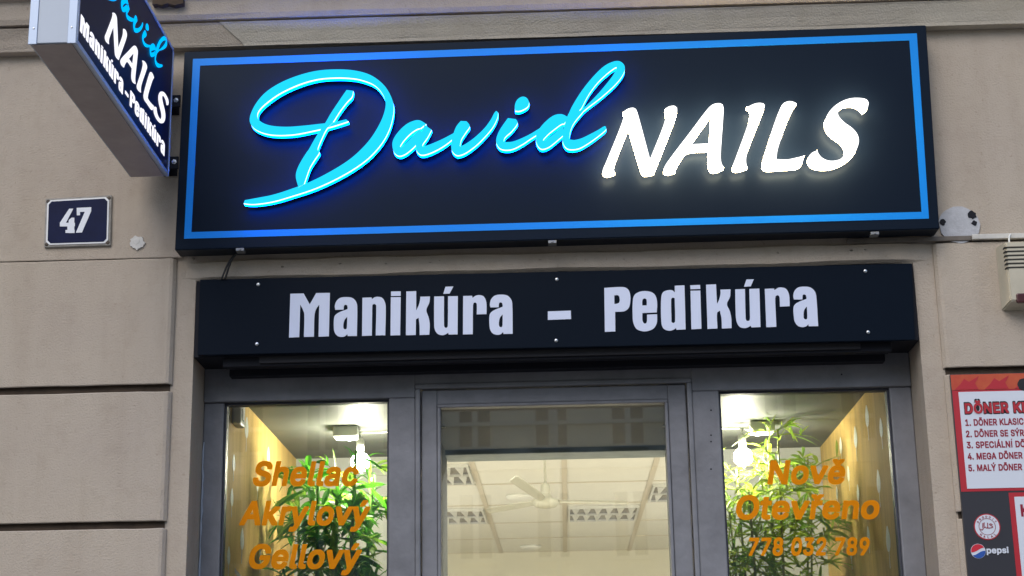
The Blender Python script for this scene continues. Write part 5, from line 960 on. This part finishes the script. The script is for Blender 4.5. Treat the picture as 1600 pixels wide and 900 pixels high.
a = MB(); a.prism([(pc.x+x_*pr_, YM-k1*1.7, pc.z+z_*pr_) for x_, z_ in cap_region(.16, True)], (0, k1*.5, 0)); a.build('red_segment', mat('roundel_red', (.55, .02, .04), .4), rd)
a = MB(); a.prism([(pc.x+x_*pr_, YM-k1*1.7, pc.z+z_*pr_) for x_, z_ in cap_region(-.26, False)], (0, k1*.5, 0)); a.build('blue_segment', mat('roundel_blue', (.02, .08, .35), .4), rd)
menu_text('pepsi', 270, 808, 782, 86, M_mw, .0, 'drink_lettering')

# ------------------------------------------------------------------ things in the window bays
M_bulb = emis('bulb_glow', (1, .93, .76), 280)
def lamp(jx, jy, bx, by, label, rightward):
    q = PZ(jx, jy, ZC); L = empty('pendant_lamp', (q.x, q.y, ZC), label, 'lamp', 'bare bulb lamps in the window bays')
    a = MB(); a.box((q.x-.05, q.y-.05, ZC-.045), (q.x+.05, q.y+.05, ZC-.0005), .005); a.build('junction_box', M_white, L)
    bb = P(bx, by, q.y)
    a = MB(); a.tube(bez([(q.x, q.y, ZC-.045), (q.x+(bb.x-q.x)*.3, q.y, ZC-.08), (bb.x, q.y, bb.z+.16), (bb.x, q.y, bb.z+.09)]), .004, 8)
    a.tube(bez([(q.x+rightward*.05, q.y, ZC-.02), (q.x+rightward*.15, q.y, ZC-.03), (q.x+rightward*.25, q.y, ZC-.005), (q.x+rightward*.4, q.y, ZC-.006)]), .004, 8)
    a.build('flex', M_white, L, smooth=True)
    a = MB(); a.lathe((bb.x, bb.y, bb.z+.035), (0, 0, 1), [(0, .014), (.02, .016), (.05, .016), (.06, .01)], 14); a.build('socket', M_white, L, smooth=True)
    a = MB(); t = bmesh.new(); bmesh.ops.create_uvsphere(t, u_segments=24, v_segments=14, radius=.038)
    for v in t.verts: v.co += bb
    a.add(t); a.build('bulb', M_bulb, L, smooth=True)
    return bb
bL = lamp(542, 668, 563, 722, 'lit bare bulb on white junction box behind the words Shellac and Akrylový', 1)
bR = lamp(1189, 660, 1161, 714, 'lit bare bulb on white junction box left of the word Nově', -1)
q = PX(366, 645, xw1-.002)
a = MB(); a.box((xw1-.001, q.y-.045, q.z-.05), (xw1+.03, q.y+.045, q.z+.05), .006); a.box((xw1+.029, q.y-.02, q.z-.03), (xw1+.033, q.y+.02, q.z+.01), .001)
tag(a.build('sensor_box', M_white), 'small white sensor box high on the wood panel inside the window', 'sensor')
# little chain
a = MB(); c0, c1_ = P(346, 866, .5), P(378, 905, .5)
n = 14
for i in range(n):
    p = c0.lerp(c1_, i/(n-1)); dv = (c1_-c0).normalized(); pts = []
    sidev = Vector((0, 1, 0)) if i % 2 else dv.cross(Vector((0, 1, 0)))
    for k in range(9): pts.append(p+dv*(.011*math.cos(2*math.pi*k/8))+sidev*(.005*math.sin(2*math.pi*k/8)))
    a.tube(pts, .0016, 5, cap=False)
tag(a.build('chain', M_steel, smooth=True), 'thin silver link chain slanting down inside the window by the wood panel', 'chain')

# bamboo
def leafmat(name, c, tr=.35):
    m = mat(name, c, .45, noise=.35, nscale=9); n = m.node_tree; b = n.nodes['Principled BSDF']
    b.inputs['Transmission Weight'].default_value = 0
    t = n.nodes.new('ShaderNodeBsdfTranslucent'); t.inputs[0].default_value = (c[0]*1.5, c[1]*1.6, c[2]*.8, 1)
    mx = n.nodes.new('ShaderNodeMixShader'); mx.inputs[0].default_value = tr
    o = [x for x in n.nodes if x.type == 'OUTPUT_MATERIAL'][0]
    n.links.new(b.outputs[0], mx.inputs[1]); n.links.new(t.outputs[0], mx.inputs[2]); n.links.new(mx.outputs[0], o.inputs[0]); return m
M_lf1, M_lf2, M_lf3, M_cane, M_cane2 = leafmat('leaf_deep_green', (.075, .27, .035), .45), leafmat('leaf_bulb_tint', (.36, .44, .09), .5), leafmat('leaf_pale_green', (.28, .44, .10), .5), mat('cane_green', (.14, .30, .06), .35, noise=.3, nscale=12), mat('cane_bulb_tint', (.30, .34, .10), .4, noise=.3, nscale=12)  # yellow green leaf and second cane carry the strong bulb light in their colour
def leaf(mb, base, dv, L, Wd, droop):
    dv = dv.normalized(); side = dv.cross(Vector((0, 0, 1)))
    if side.length < .1: side = Vector((1, 0, 0))
    mi_ = 1 if random.random() < .4 else 0; curl = side*random.uniform(-.18, .18)
    side.normalize(); side = (Matrix.Rotation(random.uniform(-1, 1), 3, dv) @ side)
    nrm = side.cross(dv); prev = None; n = 5
    for i in range(n+1):
        t = i/n; c_ = base+dv*(L*t)+curl*(L*t*t)+Vector((0, 0, -droop*L*t*t)); wd = Wd*math.sin(math.pi*min(1, (t*.92+.06)))**.8*(1 if t < .98 else .1)
        row = (mb.bm.verts.new(c_-side*wd+nrm*wd*.3), mb.bm.verts.new(c_), mb.bm.verts.new(c_+side*wd+nrm*wd*.3))
        if prev:
            for k in (0, 1): mb.bm.faces.new((prev[k], prev[k+1], row[k+1], row[k])).material_index = mi_
        prev = row
def bamboo(name, label, canes, mleaf, mcane, zlo, nspray, Lr, Wr, rr):
    base = canes[0][0]
    t = empty(name, (base.x, base.y, z0), label, 'plant', 'bamboo plants in the window bays')
    a = MB(); a.lathe((base.x, base.y, z0), (0, 0, 1), [(0, .11), (.2, .14), (.21, .14), (.205, .125), (.19, .12)], 20); a.build('pot', mat(name+'_pot', (.10, .09, .08), .5), t, smooth=True)
    lf = MB()
    for (b0, top, rad_) in canes:
        a = MB(); pts = []; rs = []; n = 14
        b1 = Vector((b0.x+(base.x-b0.x)*.6, b0.y+(base.y-b0.y)*.6, z0+.18))
        for i in range(n+1):
            u = i/n; p = b1.lerp(top, u); 
            pts += [p, p+Vector((0, 0, .004))]; r0 = rad_*(1-.55*u); rs += [r0*1.18, r0]
        a.tube(pts, rs, 10); a.build('cane', mcane, t, smooth=True)
        for i in range(nspray):
            u = 1-(random.random()**1.2)*.62; p = b1.lerp(top, u); az = random.uniform(0, 2*math.pi); el = random.uniform(-.1, .9)
            dv = Vector((math.cos(az)*math.cos(el), math.sin(az)*math.cos(el)*.8, math.sin(el))); Lb = random.uniform(.06, rr)
            tip = p+dv*Lb+Vector((0, 0, -.1*Lb))
            lf.tube([p, p.lerp(tip, .5)+Vector((0, 0, .008)), tip], [.0025, .002, .0012], 5)
            if (tip-bL).length < .16 or (tip-bR).length < .10: continue
            for k in range(random.randint(4, 7)):
                s_ = random.uniform(.35, 1); pp = p.lerp(tip, s_)
                d2 = (dv*.8+Vector((random.uniform(-1, 1), random.uniform(-1, 1), random.uniform(-.6, .7)))).normalized()
                leaf(lf, pp, d2, random.uniform(*Lr), random.uniform(*Wr), random.uniform(.1, .6))
    o = lf.build('foliage', [mleaf, M_lf3], t)
YPL = bL.y-.05
bamboo('bamboo_plant', 'deep green bamboo plant with thick canes behind the words Akrylový and Gellový',
       [(P(500, 900, YPL), P(497, 745, YPL), .014), (P(553, 900, YPL-.1), P(556, 705, YPL-.05), .013), (P(520, 900, YPL-.06), P(528, 742, YPL-.08), .016), (P(580, 900, YPL+.1), P(582, 748, YPL+.08), .014), (P(470, 900, YPL+.05), P(466, 775, YPL+.05), .011)], M_lf1, M_cane, 0, 46, (.08, .15), (.008, .014), .19)
YPR = bR.y
bamboo('bamboo_plant', 'bamboo plant tinted yellow green for the bulb light, with thin wispy leaves behind the word Otevřeno',
       [(P(1205, 900, YPR+.05), P(1200, 690, YPR), .010), (P(1225, 900, YPR-.1), P(1215, 672, YPR-.1), .008), (P(1165, 900, YPR), P(1150, 735, YPR+.05), .009), (P(1240, 900, YPR+.1), P(1262, 715, YPR+.1), .008), (P(1185, 900, YPR-.12), P(1170, 770, YPR-.15), .009), (P(1260, 900, YPR), P(1268, 800, YPR), .008), (P(1150, 900, YPR), P(1140, 800, YPR), .008)], M_lf2, M_cane2, 0, 62, (.06, .12), (.004, .009), .19)

# ------------------------------------------------------------------ buildings over the street, seen mirrored in the door glass
YO = -46
op = empty('apartment_building', (0, YO, 0), 'pale apartment house across the square, mirrored in the door glass', 'building')
M_fac = plaster('facade_pale', (.60, .57, .50)); M_wdk = mat('far_window_glass', (.02, .022, .025), .1); M_wfr = mat('far_window_frame', (.5, .5, .47), .5)
MB().box((-30, YO-8, 0), (30, YO, 17)).build('wall', M_fac, op)
def mir(px, py):   # point on the far facade mirrored in the door glass
    q = P(px, py, Y_GLASS*2-YO); return q.x, q.z
xA, zA_ = mir(862, 697); xB, _ = mir(982, 697)
dxw = xB-xA; ww = abs(dxw)*.40
zsill = zA_
for fl_ in range(-3, 2):
    zs = zsill+fl_*3.5
    if zs < .8 or zs > 14: continue
    for k in range(-8, 9):
        xx = xA+k*dxw
        if abs(xx) > 28: continue
        a = MB(); a.box((xx-ww/2, YO, zs), (xx+ww/2, YO+.02, zs+2.0)); wn = a.build('window', M_wdk, op)
        a = MB(); a.box((xx-.09, YO+.021, zs), (xx+.09, YO+.07, zs+2.0)); a.box((xx-ww/2-.12, YO+.005, zs-.12), (xx+ww/2+.12, YO+.15, zs-.001)); a.build('window_frame', M_wfr, wn)
q1x, q1z = mir(868, 661)
MB().box((-30, YO, q1z-.06), (30, YO+.12, q1z+.06)).build('ledge', M_wfr, op)
MB().box((q1x-.07, YO+.08, 0), (q1x+.07, YO+.2, 16.5)).build('downpipe', M_wfr, op)
MB().box((-30, YO, zsill-.75), (30, YO+.25, zsill-.45)).build('string_course', M_fac, op)
